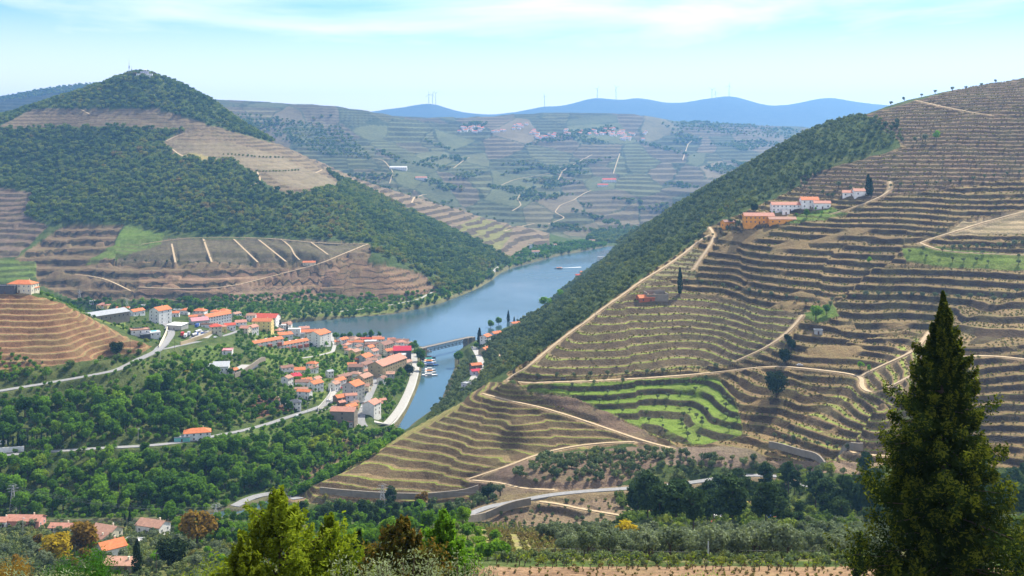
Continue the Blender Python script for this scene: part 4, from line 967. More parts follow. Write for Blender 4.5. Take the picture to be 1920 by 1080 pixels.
row('broad','broadleaf_tree',[(632,640),(650,638),(668,640),(690,636),(710,634)],7,11,'bright green tree on the quay behind the town','tree','quay trees behind the town',1300,2)
row('dark','round_bush',[(1385,332),(1455,262),(1480,262),(1520,250)],0,5,'','bush','',1000)
row('olive','round_bush',[(1640,206),(1690,192),(1740,178),(1790,170),(1830,166),(1870,156)],9,5,'dark bush on the skyline of the right hill','bush','bushes on the right skyline',1000)
row('shrub','ridge_tree',[(655,330),(700,345),(750,360),(800,378),(850,392),(900,404),(960,420)],20,8,'small dark tree on the falling ridge line','tree','trees on the falling ridge',2700,1)
row('shrub','ridge_tree',[(0,232),(60,206),(90,190),(140,172),(200,158)],12,9,'tree on the left shoulder of the hilltop','tree','trees on the hill shoulder',2600,3)
row('shrub','hedge_tree',[(420,290),(450,292),(500,296),(530,296)],16,5,'small round tree in the row crossing the high vineyard','tree','tree row in the high vineyard',2300,1)
row('shrub','hedge_tree',[(482,322),(520,322),(560,320)],14,5,'small round tree in the lower row of the high vineyard','tree','lower tree row in the high vineyard',2300,1)
row('olive','hedge_tree',[(215,490),(260,492),(310,494),(400,496),(470,500)],14,6,'round tree on the dark wall of the lower vineyard','tree','trees on the lower vineyard wall',1900,2)
row('broad','bank_tree',[(555,600),(600,598),(640,596),(700,590),(745,584),(790,574),(840,562)],16,9,'green tree leaning over the far waterline','tree','trees at the far waterline',1700,4)
row('cypress','cypress_tree',[(6,838),(12,838),(18,837),(36,837),(42,836),(50,836),(60,835),(66,835),(78,834),(86,833),(97,831)],11,9,'slim dark cypress behind the long white wall','cypress','cypresses behind the white wall',850,1,.8)
one = lambda kind, name, x, y, h, label, catn, Ymin=150, sq=1.0: plant(kind, name, pick(x, y, Ymin), h, label, catn, None, sq=sq)
one('dark','broadleaf_tree',1456,745,20,'large dark round tree standing alone among brown terraces','tree',700,.9)
one('dark','broadleaf_tree',1472,682,12,'dark tree where the pale track meets the gully','tree',700,.9)
one('dark','broadleaf_tree',1484,655,8,'dark tree in the gully, second above the track bend','tree',700)
one('dark','round_bush',1476,640,6,'dark bush in the gully below the garden','bush',700)
one('broad','broadleaf_tree',1530,600,11,'green tree in the walled garden on the terraced hill','tree',700,1.3)
one('broad','broadleaf_tree',1550,590,8,'smaller green tree beside the terraced hill garden','tree',700)
one('bright','broadleaf_tree',1630,495,6,'bright green bush on the wide terrace','bush',700)
one('bright','broadleaf_tree',1756,264,10,'solitary light green tree high on the right hill','tree',900)
one('olive','olive_tree',1735,266,8,'grey tree beside the solitary light green tree','tree',900)
one('olive','olive_tree',1718,268,7,'grey bush left of the solitary light green tree','bush',900)
one('bright','round_bush',1614,694,6,'bright bush above the track junction','bush',700)
one('bright','round_bush',1630,697,5,'second bright bush above the track junction','bush',700)
one('cypress','cypress_tree',1275,552,22,'tall single cypress beside the ruined farmhouse','cypress',900,.9)
one('cypress','cypress_tree',1628,366,18,'dark cypress behind the small white farmhouse','cypress',900,1.3)
one('cypress','cypress_tree',1633,366,15,'shorter cypress joined to the farmhouse cypress','cypress',900,1.2)
one('cypress','cypress_tree',899,650,21,'tall cypress at the bridge end beside the white house','cypress',1300,1.2)
one('cypress','cypress_tree',953,607,18,'cypress behind the riverside roofs','cypress',1300,1.1)
one('cypress','cypress_tree',964,607,9,'small cypress right of the riverside cypress','cypress',1300,1.1)
one('cypress','cypress_tree',525,618,12,'slim cypress right of the yellow house','cypress',1200,.9)
one('cypress','cypress_tree',538,622,11,'slim cypress before the white riverside building','cypress',1200,.9)
one('dark','broadleaf_tree',1415,398,9,'dark round tree left of the white manor','tree',900)
one('broad','broadleaf_tree',1512,408,8,'light green tree on the lawn below the manor','tree',900)
one('broad','round_bush',1352,402,7,'green bush left of the orange winery','bush',900)
one('broad','broadleaf_tree',788,680,17,'tall bright green tree beside the bridge abutment','tree',1200,1.1)
one('broad','broadleaf_tree',776,662,16,'green tree behind the red-roofed hall','tree',1300)
one('broad','broadleaf_tree',789,698,12,'bright tree on the promenade by the boat jetty','tree',1200)
one('dark','broadleaf_tree',767,703,13,'dark evergreen between the houses and promenade','tree',1100)
one('broad','broadleaf_tree',860,682,14,'green tree at the right foot of the bridge','tree',1300,1.2)
one('broad','broadleaf_tree',893,655,9,'small tree left of the bridge-end cypress','tree',1300)
one('broad','broadleaf_tree',920,618,13,'round tree on the headland beyond the bridge','tree',1400)
one('broad','broadleaf_tree',935,612,13,'tree right of the headland tree beyond the bridge','tree',1400)
one('bright','broadleaf_tree',1022,582,15,'pale green tree leaning over the river bend','tree',1600,1.3)
one('bright','broadleaf_tree',1050,572,13,'light green tree on the right river bank','tree',1600)
one('broad','broadleaf_tree',470,596,24,'very tall poplar between the vineyard and town','tree',1600,.9)
one('broad','broadleaf_tree',396,585,11,'round bright tree behind the long white block','tree',1400)
one('broad','broadleaf_tree',357,592,11,'bright tree between the orange roofed houses','tree',1400)
one('dark','broadleaf_tree',218,662,11,'dark bush at the corner of the brown banks','bush',1000,1.4)
one('gold','broom_bush',356,690,5,'yellow flowering broom on the slope','bush',1000,1.3)
one('gold','broom_bush',349,702,4,'smaller yellow broom below the larger one','bush',1000,1.3)
one('gold','broom_bush',1185,1030,9,'round golden bush among the near pines','bush',400,1.3)
one('gold','broom_bush',1455,1042,7,'golden green bush among silvery olives','bush',280,1.3)
one('rust','broadleaf_tree',790,955,11,'round russet tree near the power pylon','tree',450,1.1)
one('bright','broadleaf_tree',785,965,9,'bright yellow-green bush near the pylon','bush',450,1.2)
one('rust','broadleaf_tree',370,1030,19,'bronze brown tree between the lower houses','tree',500,1.3)
one('rust','broadleaf_tree',150,1048,17,'orange brown tree in the lower village','tree',420,1.3)
one('gold','broadleaf_tree',108,1056,14,'golden tree in front of the pink house','tree',420,1.3)
one('broad','broadleaf_tree',312,988,16,'round light tree beside the dark river','tree',700,1.2)
one('dark','broadleaf_tree',325,1064,13,'dark round tree near the wooden pole','tree',400,1.2)
one('cypress','cypress_tree',257,1080,13,'dark cypress below the orange roof','cypress',350,1.2)
one('cypress','cypress_tree',243,985,9,'thin cypress above the red roofs','cypress',600)
one('cypress','cypress_tree',234,988,8,'thinner cypress left of its taller neighbour','cypress',600)
one('dark','cypress_tree',415,1020,12,'dark bushy conifer below the bronze tree','tree',450,.8)
one('dark','broadleaf_tree',915,935,10,'bushy tree on the brown slope above the road','tree',700,1.1)
one('olive','broadleaf_tree',938,930,9,'grey-green tree beside the brown slope','tree',700,1.1)
one('pine','pine_tree',733,960,16,'pine on the spur beside the pylon','pine',600)
one('pine','pine_tree',1215,995,24,'tallest pine, with a long bare trunk, above the valley road','pine',420,1.0)
# ---------------------------------------------------------------- buildings
def wallmat(name, c, var=.12):
    m, nt, bs = principled("plaster_" + name, c, .85, .1)
    g_ = N(nt, 'ShaderNodeNewGeometry'); n_ = N(nt, 'ShaderNodeTexNoise', i_Scale=.35, i_Detail=5.0, i_Roughness=.7)
    nt.links.new(g_.outputs['Position'], n_.inputs['Vector'])
    lo = tuple(v * (1 - var * 1.8) for v in c); hi = tuple(min(1, v * (1 + var * .4)) for v in c)
    nt.links.new(ramp(nt, n_.outputs[0], [(.32, lo), (.6, hi)]), bs.inputs['Base Color']); return m
WM = {k: wallmat(k, c) for k, c in dict(white=(.80,.79,.76), cream=(.68,.62,.47), yellow=(.78,.62,.25), grey=(.42,.42,.40), beige=(.42,.34,.21), pink=(.62,.30,.25),
      lilac=(.62,.58,.66), orange=(.75,.33,.06), brown=(.20,.15,.11), stone=(.27,.235,.19), dark=(.10,.10,.11), concrete=(.46,.45,.42), brick=(.42,.14,.08), teal=(.2,.5,.45)).items()}
def tilemat(name, c):
    m, nt, bs = principled("tiles_" + name, c, .8, .15)
    tcn = N(nt, 'ShaderNodeTexCoord'); n_ = N(nt, 'ShaderNodeTexNoise', i_Scale=.6, i_Detail=6.0, i_Roughness=.75)
    g_ = N(nt, 'ShaderNodeNewGeometry'); nt.links.new(g_.outputs['Position'], n_.inputs['Vector'])
    wv = N(nt, 'ShaderNodeTexWave', i_Scale=1.6, i_Distortion=.4); wv.bands_direction = 'X'; nt.links.new(tcn.outputs['Object'], wv.inputs['Vector'])
    k = mix(nt, mth(nt, 'MULTIPLY', wv.outputs['Fac'], .28), ramp(nt, n_.outputs[0], [(.3, tuple(v * .68 for v in c)), (.65, tuple(min(1, v * 1.15) for v in c))]), tuple(v * .5 for v in c))
    nt.links.new(k, bs.inputs['Base Color']); return m
TM = {k: tilemat(k, c) for k, c in dict(orange=(.58,.19,.08), salmon=(.50,.24,.17), brown=(.27,.15,.11), red=(.55,.10,.06), crimson=(.52,.04,.07), pinkt=(.60,.28,.30),
      grey=(.38,.40,.42), slate=(.09,.10,.12), pale=(.75,.74,.72), dust=(.42,.24,.17)).items()}
GLASS, nt_, _b = principled("window_glass", (.04,.06,.08), .15, .6)
DOORM, nt_, _b = principled("door_paint", (.12,.07,.05), .6, .2)
TRIM, nt_, _b = principled("window_frame_paint", (.7,.7,.68), .6, .2)
def box(V, Fc, x0, x1, y0, y1, z0, z1):
    b = len(V); V += [(x0,y0,z0),(x1,y0,z0),(x1,y1,z0),(x0,y1,z0),(x0,y0,z1),(x1,y0,z1),(x1,y1,z1),(x0,y1,z1)]
    Fc += [tuple(b + i for i in f) for f in ((0,3,2,1),(4,5,6,7),(0,1,5,4),(1,2,6,5),(2,3,7,6),(3,0,4,7))]
def mkobj(name, V, Fc, mat, parent=None, loc=None, rz=None):
    me = bpy.data.meshes.new(name); me.from_pydata(V, [], Fc); me.materials.append(mat)
    o = bpy.data.objects.new(name, me); C.objects.link(o)
    if parent: o.parent = parent
    if loc is not None: o.location = loc
    if rz is not None: o.rotation_euler = (0, 0, rz)
    return o
def boxobj(name, dims, mat, parent=None, loc=None, rz=None):
    V, Fc = [], []; box(V, Fc, *dims); return mkobj(name, V, Fc, mat, parent, loc, rz)
def empty(name, loc, rz=0, label=None, cat=None, group=None):
    o = bpy.data.objects.new(name, None); o.location = loc; o.rotation_euler = (0, 0, rz); C.objects.link(o); o.empty_display_size = 1
    return tag(o, label, cat, group)
WMESH = {}
def winmesh(w_, h_):
    k = (w_, h_)
    if k not in WMESH:
        V, Fc = [], []; box(V, Fc, -w_/2, w_/2, -.05, .2, 0, h_)
        me = bpy.data.meshes.new("window"); me.from_pydata(V, [], Fc); me.materials.append(GLASS)
        V, Fc = [], []; t = .12
        for b in ((-w_/2-t, w_/2+t, -.11, .2, -t, 0), (-w_/2-t, w_/2+t, -.09, .2, h_, h_+t), (-w_/2-t, -w_/2, -.09, .2, 0, h_), (w_/2, w_/2+t, -.09, .2, 0, h_), (-.05, .05, -.09, .0, 0, h_)): box(V, Fc, *b)
        mf = bpy.data.meshes.new("window_frame"); mf.from_pydata(V, [], Fc); mf.materials.append(TRIM)
        WMESH[k] = (me, mf)
    return WMESH[k]
def body(root, W, D, H, rt, wall, roof, rh=None, win=(3,2), fl=None, door=True, chim=1, x0=0, y0=0, z0=0, found=5.0, ov=.45, frames=False, wsz=(1.1,1.35), proud=0):
    """walls, roof, openings in the frame of root; ridge along x; front is -y"""
    rh = rh if rh is not None else (D * .24 if rt != 'flat' else .4)
    V, Fc = [], []
    hx, hy = W / 2, D / 2
    v = [(-hx,-hy),(hx,-hy),(hx,hy),(-hx,hy)]
    V = [(x0+x, y0+y, z0-found) for x, y in v] + [(x0+x, y0+y, z0+H) for x, y in v]
    Fc = [(0,1,5,4),(1,2,6,5),(2,3,7,6),(3,0,4,7),(4,5,6,7)]
    if rt == 'gable':
        V += [(x0-hx, y0, z0+H+rh), (x0+hx, y0, z0+H+rh)]; Fc = Fc[:4] + [(4,8,7),(5,6,9),(4,5,9,8),(7,8,9,6)]
    if rt == 'shed':
        V += [(x0-hx, y0+hy, z0+H+rh), (x0+hx, y0+hy, z0+H+rh)]; Fc = Fc[:4] + [(4,8,7),(5,6,9),(7,8,9,6)]
    mkobj("wall", V, Fc, WM[wall], root)
    # roof with overhang and thickness
    ox, oy, t = hx + ov, hy + ov, .22
    zb = z0 + H - (rh / hy) * ov * .9 + .04
    if rt == 'gable':
        tp = [(-ox,-oy,zb),(ox,-oy,zb),(ox,0,z0+H+rh+.05),(-ox,0,z0+H+rh+.05),(ox,oy,zb),(-ox,oy,zb)]
        V = [(x0+a,y0+b,c+t) for a,b,c in tp] + [(x0+a,y0+b,c) for a,b,c in tp]
        Fc = [(0,1,2,3),(3,2,4,5),(6,9,8,7),(9,11,10,8),(0,6,7,1),(4,10,11,5),(1,7,8,2),(2,8,10,4),(3,9,6,0),(5,11,9,3)]
    elif rt == 'hip':
        rl = max(hx - hy, .3)
        tp = [(-ox,-oy,zb),(ox,-oy,zb),(ox,oy,zb),(-ox,oy,zb),(-rl,0,z0+H+rh),(rl,0,z0+H+rh)]
        V = [(x0+a,y0+b,c+t) for a,b,c in tp] + [(x0+a,y0+b,c) for a,b,c in tp[:4]]
        Fc = [(0,1,5,4),(1,2,5),(2,3,4,5),(3,0,4),(6,9,8,7),(0,6,7,1),(1,7,8,2),(2,8,9,3),(3,9,6,0)]
    elif rt == 'shed':
        za, zc = z0 + H + .03, z0 + H + rh + .03
        tp = [(-ox,-oy,za),(ox,-oy,za),(ox,oy,zc),(-ox,oy,zc)]
        V = [(x0+a,y0+b,c+t) for a,b,c in tp] + [(x0+a,y0+b,c) for a,b,c in tp]; Fc = [(0,1,2,3),(4,7,6,5),(0,4,5,1),(1,5,6,2),(2,6,7,3),(3,7,4,0)]
    else:
        V, Fc = [], []; box(V, Fc, x0-hx-.12, x0+hx+.12, y0-hy-.12, y0+hy+.12, z0+H+.01, z0+H+.22)
        for a in ((x0-hx-.12,x0+hx+.12,y0-hy-.12,y0-hy+.15),(x0-hx-.12,x0+hx+.12,y0+hy-.15,y0+hy+.12),(x0-hx-.12,x0-hx+.15,y0-hy+.15,y0+hy-.15),(x0+hx-.15,x0+hx+.12,y0-hy+.15,y0+hy-.15)):
            box(V, Fc, *a, z0+H+.22, z0+H+.75)
    r_ = mkobj("roof", V, Fc, TM[roof], root)
    if chim and rt != 'flat':
        cx = x0 + W * .22; boxobj("chimney", (cx-.35, cx+.35, y0+hy*.25, y0+hy*.25+.7, z0+H, z0+H+rh+.9), WM['cream'], root)
    fl = fl or max(1, int(H / 2.9)); me, mf = winmesh(*wsz)
    def put(x, y, z, rz):
        o = bpy.data.objects.new("window", me); o.parent = root; o.location = (x, y, z); o.rotation_euler = (0, 0, rz); C.objects.link(o)
        if frames:
            f = bpy.data.objects.new("window_frame", mf); f.parent = o; C.objects.link(f)
    fh = H / fl
    for f in range(fl):
        zz = z0 + f * fh + fh * .36
        for k in range(win[0]):
            if door and f == 0 and k == win[0] // 2: continue
            put(x0 - hx + W * (k + .5) / win[0], y0 - hy, zz, 0)
        for k in range(win[1]):
            put(x0 + hx, y0 - hy + D * (k + .5) / win[1], zz, R(90))
            put(x0 - hx, y0 - hy + D * (k + .5) / win[1], zz, R(-90))
    if door:
        dx = x0 - hx + W * (win[0] // 2 + .5) / max(1, win[0])
        boxobj("door", (dx-.55, dx+.55, y0-hy-.06, y0-hy+.2, z0, z0+2.2), DOORM, root)
    return root
def place(x, y, W, D, ang, Ymin=900, name="house", label=None, cat="house", group=None, back=.5, dz=0):
    p = pick(x, y, Ymin); a = R(ang)
    e = (W * abs(math.sin(a)) + D * abs(math.cos(a))) * back
    d = Vector((p.x, p.y, 0)).normalized()
    q = Vector((p.x + d.x * e, p.y + d.y * e, p.z))
    return empty(name, (q.x, q.y, p.z + dz), a, label, cat, group)
# x, y (foot of the near side), ridge length, depth, wall height, angle, roof, tiles, walls, windows, label, options
HS = [
 (560,703,12,8,4.5,12,'gable','orange','cream',(3,2),"cream house with two-tone orange roof above the crimson-roofed annex",{}),
 (556,713,8,7,3.5,35,'shed','crimson','yellow',(2,1),"crimson sloping roof annex with yellow walls below the cream house",{}),
 (567,728,12,7,5.5,4,'gable','brown','white',(3,1),"white house with brown roof and dark front, left of the white gabled house",{}),
 (565,736,11,5,3,4,'gable','dust','white',(3,1),"low white lean-to with faded tiles below the brown roof",{}),
 (591,734,12,9,6.5,55,'gable','orange','white',(3,1),"tall white gabled house with bright orange roof above the ramp",{}),
 (571,748,12,6,6,-14,'gable','orange','white',(2,1),"white house whose orange roof has a dark seam, above the slate roof",{}),
 (552,769,11,8,6,12,'hip','slate','white',(3,2),"white house with dark slate hipped roof beside the lower road",{}),
 (516,758,11,6,3.2,-10,'gable','brown','grey',(3,1),"low grey house with brown roof left of the slate-roofed house",{}),
 (540,766,6,5,3,-10,'flat','grey','white',(2,1),"small flat grey-roofed outbuilding beside the slate-roofed house",{}),
 (618,709,6,5,6,40,'gable','grey','white',(2,1),"small narrow white house with grey roof in the gardens",{}),
 (627,733,8,8,6,62,'gable','dust','white',(2,1),"white corner house with faded roof at the top of the stone ramp",{}),
 (635,728,12,8,6.5,58,'gable','orange','white',(3,1),"white terraced house with orange roof above the sloping side street",{}),
 (643,721,16,8,6.5,56,'gable','brown','beige',(4,2),"beige terraced house with brown roof at the head of the side street",{}),
 (663,752,14,14,13,62,'gable','orange','grey',(3,2),"tall grey blank-walled block with orange gabled roof",{'fl':4}),
 (682,727,15,11,9,64,'gable','dust','beige',(4,2),"beige house with faded pink roof beside the main street bend",{}),
 (637,756,9,8,4.5,40,'gable','orange','brown',(2,1),"brown-walled house with bright orange roof below the tall grey block",{}),
 (658,757,10,6,7,14,'gable','salmon','lilac',(2,2),"lilac white house with small red roof in front of the tall grey block",{}),
 (657,775,11,7,5,50,'gable','orange','yellow',(2,2),"orange-roofed house with yellow side, behind the big grey-green wall",{}),
 (663,770,9,5,6,55,'gable','brown','yellow',(2,2),"brown-roofed half of the yellow-sided pair by the street",{}),
 (640,764,6,5,4,40,'gable','salmon','brown',(1,1),"small faded red roof squeezed behind the big grey-green wall",{}),
 (645,797,20,12,11,-6,'gable','salmon','stone',(1,1),"large building with blank grey-green wall and salmon roof at the street end",{'fl':3,'rh':2.5}),
 (653,801,7,5,4,8,'shed','dust','lilac',(3,1),"little pale shed at the foot of the big grey-green wall",{}),
 (697,780,13,11,9.5,70,'gable','salmon','white',(2,0),"white gabled house with salmon roof standing alone right of the main street",{'fl':3}),
 (717,756,6,5,2.5,30,'gable','salmon','cream',(2,1),"tiny garden house with salmon roof among trees by the promenade",{}),
 (712,762,5,4,2.5,10,'gable','salmon','cream',(1,1),"garden shed with salmon roof joined to the lone white house",{}),
 (668,703,14,9,8,0,'gable','brown','stone',(3,2),"old stone house with brown roof and weathered dark front",{'fl':2}),
 (685,699,16,9,8,62,'gable','brown','white',(4,2),"white-sided house with steep brown roof left of the main street",{}),
 (671,683,6,5,5,20,'gable','orange','brown',(2,1),"small orange roof behind the old stone house",{}),
 (684,685,15,12,8,64,'gable','orange','grey',(4,2),"grey gabled house with orange roof at the narrow street",{'fl':3}),
 (727,712,48,17,14,66,'gable','salmon','beige',(10,2),"very long four-storey building with pink and orange roof, beige end wall",{'fl':4}),
 (716,703,8,6,5,8,'gable','brown','white',(2,1),"white annex with brown roof under the long building's beige wall",{}),
 (727,703,8,6,6,8,'gable','dust','cream',(2,1),"cream annex with rounded pink roof under the beige wall",{}),
 (716,720,9,7,5,72,'gable','brown','white',(2,1),"small white gabled cottage with brown roof at the street side",{}),
 (732,715,8,6,7,8,'shed','dust','grey',(2,1),"narrow grey annex below the long building",{}),
 (754,673,19,15,9,8,'gable','crimson','dark',(4,3),"dark-walled hall with vivid crimson roof beside the bridge trees",{'fl':2}),
 (730,669,11,9,6,35,'gable','orange','cream',(3,2),"cream house with orange roof left of the crimson hall",{}),
 (744,673,12,8,6,-12,'gable','salmon','white',(3,2),"white house with pale pink roof below the crimson hall",{}),
 (754,680,8,8,8,8,'flat','pale','white',(2,2),"white flat-topped block behind the long building",{}),
 (722,664,18,12,10,60,'gable','brown','cream',(5,2),"cream balconied building with brown roof above the square",{'fl':4}),
 (695,652,14,9,7,10,'flat','pale','cream',(3,2),"pale cream flat-roofed building near the quay",{}),
 (709,646,14,8,6,10,'gable','orange','white',(4,2),"white house with broad orange roof nearest the quay trees",{}),
 (734,645,9,7,5,5,'gable','orange','cream',(3,1),"small orange-roofed house behind the cream balconied building",{}),
 (749,648,22,9,5,-6,'gable','brown','grey',(6,1),"long low grey house with brown roof on the waterfront",{}),
 (764,650,9,7,4,0,'flat','grey','white',(2,1),"flat white kiosk on the waterfront left of the bridge trees",{}),
 (675,650,12,8,5,-10,'gable','orange','white',(3,1),"white house with orange roof among gardens below the brick sheds",{}),
 (665,674,10,9,8,60,'gable','dust','yellow',(3,1),"yellow-sided tall house with domed red roof in the gardens",{}),
 (698,656,15,8,6,-8,'gable','brown','stone',(3,1),"stone house with long brown roof above the narrow street",{}),
 (693,664,10,8,7,62,'gable','orange','white',(3,2),"white narrow house with orange roof on the narrow street's left",{}),
 (700,671,10,8,7,62,'gable','salmon','white',(3,2),"white narrow house with salmon roof at the narrow street's mouth",{}),
 (598,651,22,18,14,66,'gable','orange','white',(2,2),"massive white block with split orange roof and blank front wall",{'fl':5,'rh':3.6}),
 (583,634,22,10,7,10,'gable','orange','cream',(6,2),"long orange-roofed wing behind the massive white block",{}),
 (570,624,12,8,5,20,'gable','salmon','lilac',(2,1),"lilac gabled house with salmon roof near the river",{}),
 (567,641,5,6,9,10,'flat','grey','concrete',(0,0),"bare concrete block left of the massive white block",{'door':False}),
 (643,647,12,8,6,58,'gable','orange','white',(3,1),"white house with steep orange roof right of the massive block",{}),
 (634,647,8,5,3.5,20,'shed','orange','cream',(2,1),"cream lean-to with orange roof beside the steep-roofed white house",{}),
 (658,641,8,7,4,10,'gable','brown','grey',(2,1),"grey house with brown roof next to the steep orange roof",{}),
 (658,648,8,6,3.5,-15,'gable','orange','white',(2,1),"small white house with orange roof below the brown-roofed one",{}),
 (676,641,26,6,3.5,-2,'gable','red','brick',(4,0),"long dark red brick shed in front of the quay trees",{}),
 (648,657,4,4,3,10,'gable','orange','yellow',(1,1),"tiny yellow garden hut with orange roof",{}),
 (493,621,22,12,11,-4,'gable','orange','yellow',(4,2),"large pale yellow three-storey house with orange roof",{'fl':3}),
 (494,607,36,16,7,-8,'gable','red','white',(10,2),"very broad red-roofed building behind the large yellow house",{}),
 (460,627,10,9,6.5,-12,'gable','salmon','cream',(3,2),"cream house with garage left of its white twin",{'fl':2}),
 (473,628,11,9,8,62,'gable','salmon','white',(3,2),"white two-storey gabled house with salmon roof before the yellow house",{'fl':2}),
 (451,615,12,9,6,25,'gable','salmon','white',(3,2),"white house with salmon roof above the stone cellar",{}),
 (430,619,12,8,5,25,'gable','red','white',(4,1),"white house with dull red roof and porch by the hedge",{}),
 (535,636,16,8,4.5,30,'shed','orange','white',(3,1),"white villa with single sloping orange roof and columns",{}),
 (552,629,14,9,7,5,'flat','pale','white',(2,1),"white riverside building with flat roof and terrace wall",{}),
 (530,620,9,7,6,5,'flat','pale','white',(3,1),"smaller flat white house left of the riverside building",{}),
 (405,610,34,12,9,58,'gable','orange','white',(9,2),"long white three-storey block with bright orange roof",{'fl':3}),
 (373,611,18,12,5,32,'gable','pinkt','grey',(3,2),"low grey house with pink metal roof",{}),
 (419,596,14,12,7,-5,'hip','orange','yellow',(3,3),"yellow villa with orange hipped roof and balconies",{}),
 (375,593,14,10,6,-8,'hip','orange','white',(3,2),"white house with double orange hips behind the long white block",{}),
 (347,590,9,8,5,0,'hip','orange','white',(2,2),"small white house with orange hipped roof beside a bright tree",{}),
 (325,594,13,7,4,12,'gable','orange','white',(4,1),"white long low house with orange roof right of the tall plain block",{}),
 (301,608,18,14,14,62,'gable','orange','white',(2,2),"tall plain white four-storey block with orange roof at the road bend",{'fl':4}),
 (256,593,16,9,5,60,'gable','orange','white',(3,1),"white house with large orange roof between warehouse and tall block",{}),
 (231,582,18,7,3.2,2,'gable','orange','white',(4,1),"low orange-roofed row behind the palm",{}),
 (195,579,17,12,5,-8,'hip','salmon','yellow',(4,2),"yellow and white villa with salmon hipped roof behind the brick chimney",{}),
 (173,571,6,5,5,0,'flat','pale','lilac',(2,1),"small pale cube house high behind the green hill",{}),
 (268,578,6,5,4,0,'flat','pale','white',(1,1),"small white cube house before the brown vineyards",{}),
 (335,585,14,6,3,-4,'flat','pale','lilac',(3,1),"low lilac flat building in front of the dark tree belt",{}),
 (333,619,17,12,4.5,-18,'shed','pale','concrete',(0,0),"concrete garage with brilliant white sloping roof",{'rh':1.2}),
 (404,626,11,10,7,25,'hip','red','cream',(3,2),"cream house with dull red hipped roof and dormers above the yard wall",{}),
 (417,622,8,7,5,25,'hip','salmon','yellow',(2,2),"small yellow house joined right of the dormered house",{}),
 (389,615,12,6,3.5,5,'flat','brown','white',(2,1),"white canopy building with brown edge beside the truck yard",{}),
 (362,600,9,6,3.5,20,'gable','orange','cream',(2,1),"cream cottage with orange roof behind the pink metal roof",{}),
 (371,598,9,6,3.5,20,'gable','brown','grey',(2,1),"grey cottage with brown roof behind the pink metal roof",{}),
 (427,666,9,13,4,8,'flat','pinkt','white',(2,1),"derelict white shed with red parapet above the concrete yard",{}),
 (435,701,11,5,2.5,30,'shed','orange','grey',(2,0),"low orange lean-to roof at the end of the factory",{}),
 (370,828,19,10,6,16,'hip','orange','white',(4,2),"white two-storey house with orange hipped roof beside the lower road",{'frames':1}),
 (342,829,11,6,3,10,'flat','grey','teal',(1,0),"low annex with teal wall left of the roadside white house",{}),
 (43,549,22,12,7.5,-6,'hip','orange','cream',(5,3),"cream villa with large orange hipped roof on the brown hill",{'frames':1,'Ymin':1000}),
 (62,548,8,7,4,-6,'hip','orange','cream',(2,2),"low orange-roofed porch wing of the hilltop villa",{'Ymin':1000}),
 (14,551,17,9,6.5,-4,'flat','slate','dark',(3,1),"dark concrete shed left of the hilltop villa",{'Ymin':1000}),
 (911,642,12,9,6,64,'gable','orange','white',(3,2),"white house with orange roof right of the tall bridge cypress",{}),
 (930,634,12,8,5,40,'gable','orange','lilac',(3,1),"pale house with bright orange roof above the bridge cypress house",{}),
 (966,613,11,6,4,32,'gable','orange','cream',(3,1),"orange-roofed house right of the two riverside cypresses",{}),
 (910,664,13,10,4,64,'gable','orange','beige',(2,1),"long orange roof beside the curved dirt track",{}),
 (892,693,11,7,4,25,'gable','orange','brown',(2,1),"orange-roofed shed halfway down the riverside lane",{}),
 (891,704,9,6,4,25,'gable','crimson','lilac',(2,1),"crimson roof joined below the lane's orange shed",{}),
 (902,704,5,4,2.5,10,'gable','orange','cream',(1,1),"tiny orange-roofed hut right of the crimson roof",{}),
 (874,728,8,6,4,60,'flat','grey','lilac',(1,1),"pale walled house low beside the riverside lane",{}),
 (1092,514,9,6,4,10,'gable','orange','cream',(2,1),"upper orange-roofed cottage on the right river bank",{'Ymin':1900}),
 (1084,520,10,6,4,10,'gable','red','cream',(2,1),"lower red-roofed cottage on the right river bank",{'Ymin':1900}),
 (1127,488,13,7,6,20,'flat','pale','white',(3,1),"white waterside house under the scrub slope",{'Ymin':1900}),
 (1004,478,17,8,7,15,'gable','dust','white',(4,2),"white house beside the far river road",{'Ymin':2300}),
 (995,470,6,5,12,15,'flat','pale','white',(1,1),"slender white tower house above the far river road",{'Ymin':2300}),
 (1110,455,14,8,5,5,'gable','dust','white',(4,1),"white farmhouse at the far river bend",{'Ymin':2600}),
 (1040,462,9,6,4,5,'gable','dust','white',(3,1),"small white house behind the far river road",{'Ymin':2400}),
 (580,498,19,9,4.5,4,'gable','orange','cream',(3,1),"lone vineyard store with orange roof by the dirt track",{'Ymin':1800}),
 (1210,567,13,8,3.5,14,'gable','orange','brick',(2,1),"low farmhouse with bright orange roof at the ridge ruins",{'Ymin':900}),
 (1480,397,32,9,6,-3,'gable','salmon','white',(9,2),"long two-storey wing of the white manor with salmon roof",{'Ymin':950,'frames':1}),
 (1517,391,15,10,7.5,-3,'gable','orange','white',(3,2),"taller central block of the white manor",{'Ymin':950}),
 (1541,392,14,8,5,-8,'gable','salmon','white',(3,2),"right-hand gabled end of the white manor",{'Ymin':950}),
 (1473,402,6,4,3.5,-3,'flat','pale','white',(1,1),"small white stair block in front of the manor",{'Ymin':950}),
 (1422,420,26,10,7,-2,'gable','salmon','orange',(7,2),"orange winery barn with long red roof",{'Ymin':950}),
 (1466,420,23,8,4,-2,'gable','dust','orange',(4,1),"lower orange winery wing with open porch",{'Ymin':950}),
 (1364,428,10,7,5.5,22,'gable','brown','orange',(2,1),"small orange store left of the winery barn",{'Ymin':950}),
 (1614,368,13,8,4.5,-4,'gable','salmon','white',(2,1),"white farmhouse beside the twin dark cypresses",{'Ymin':950}),
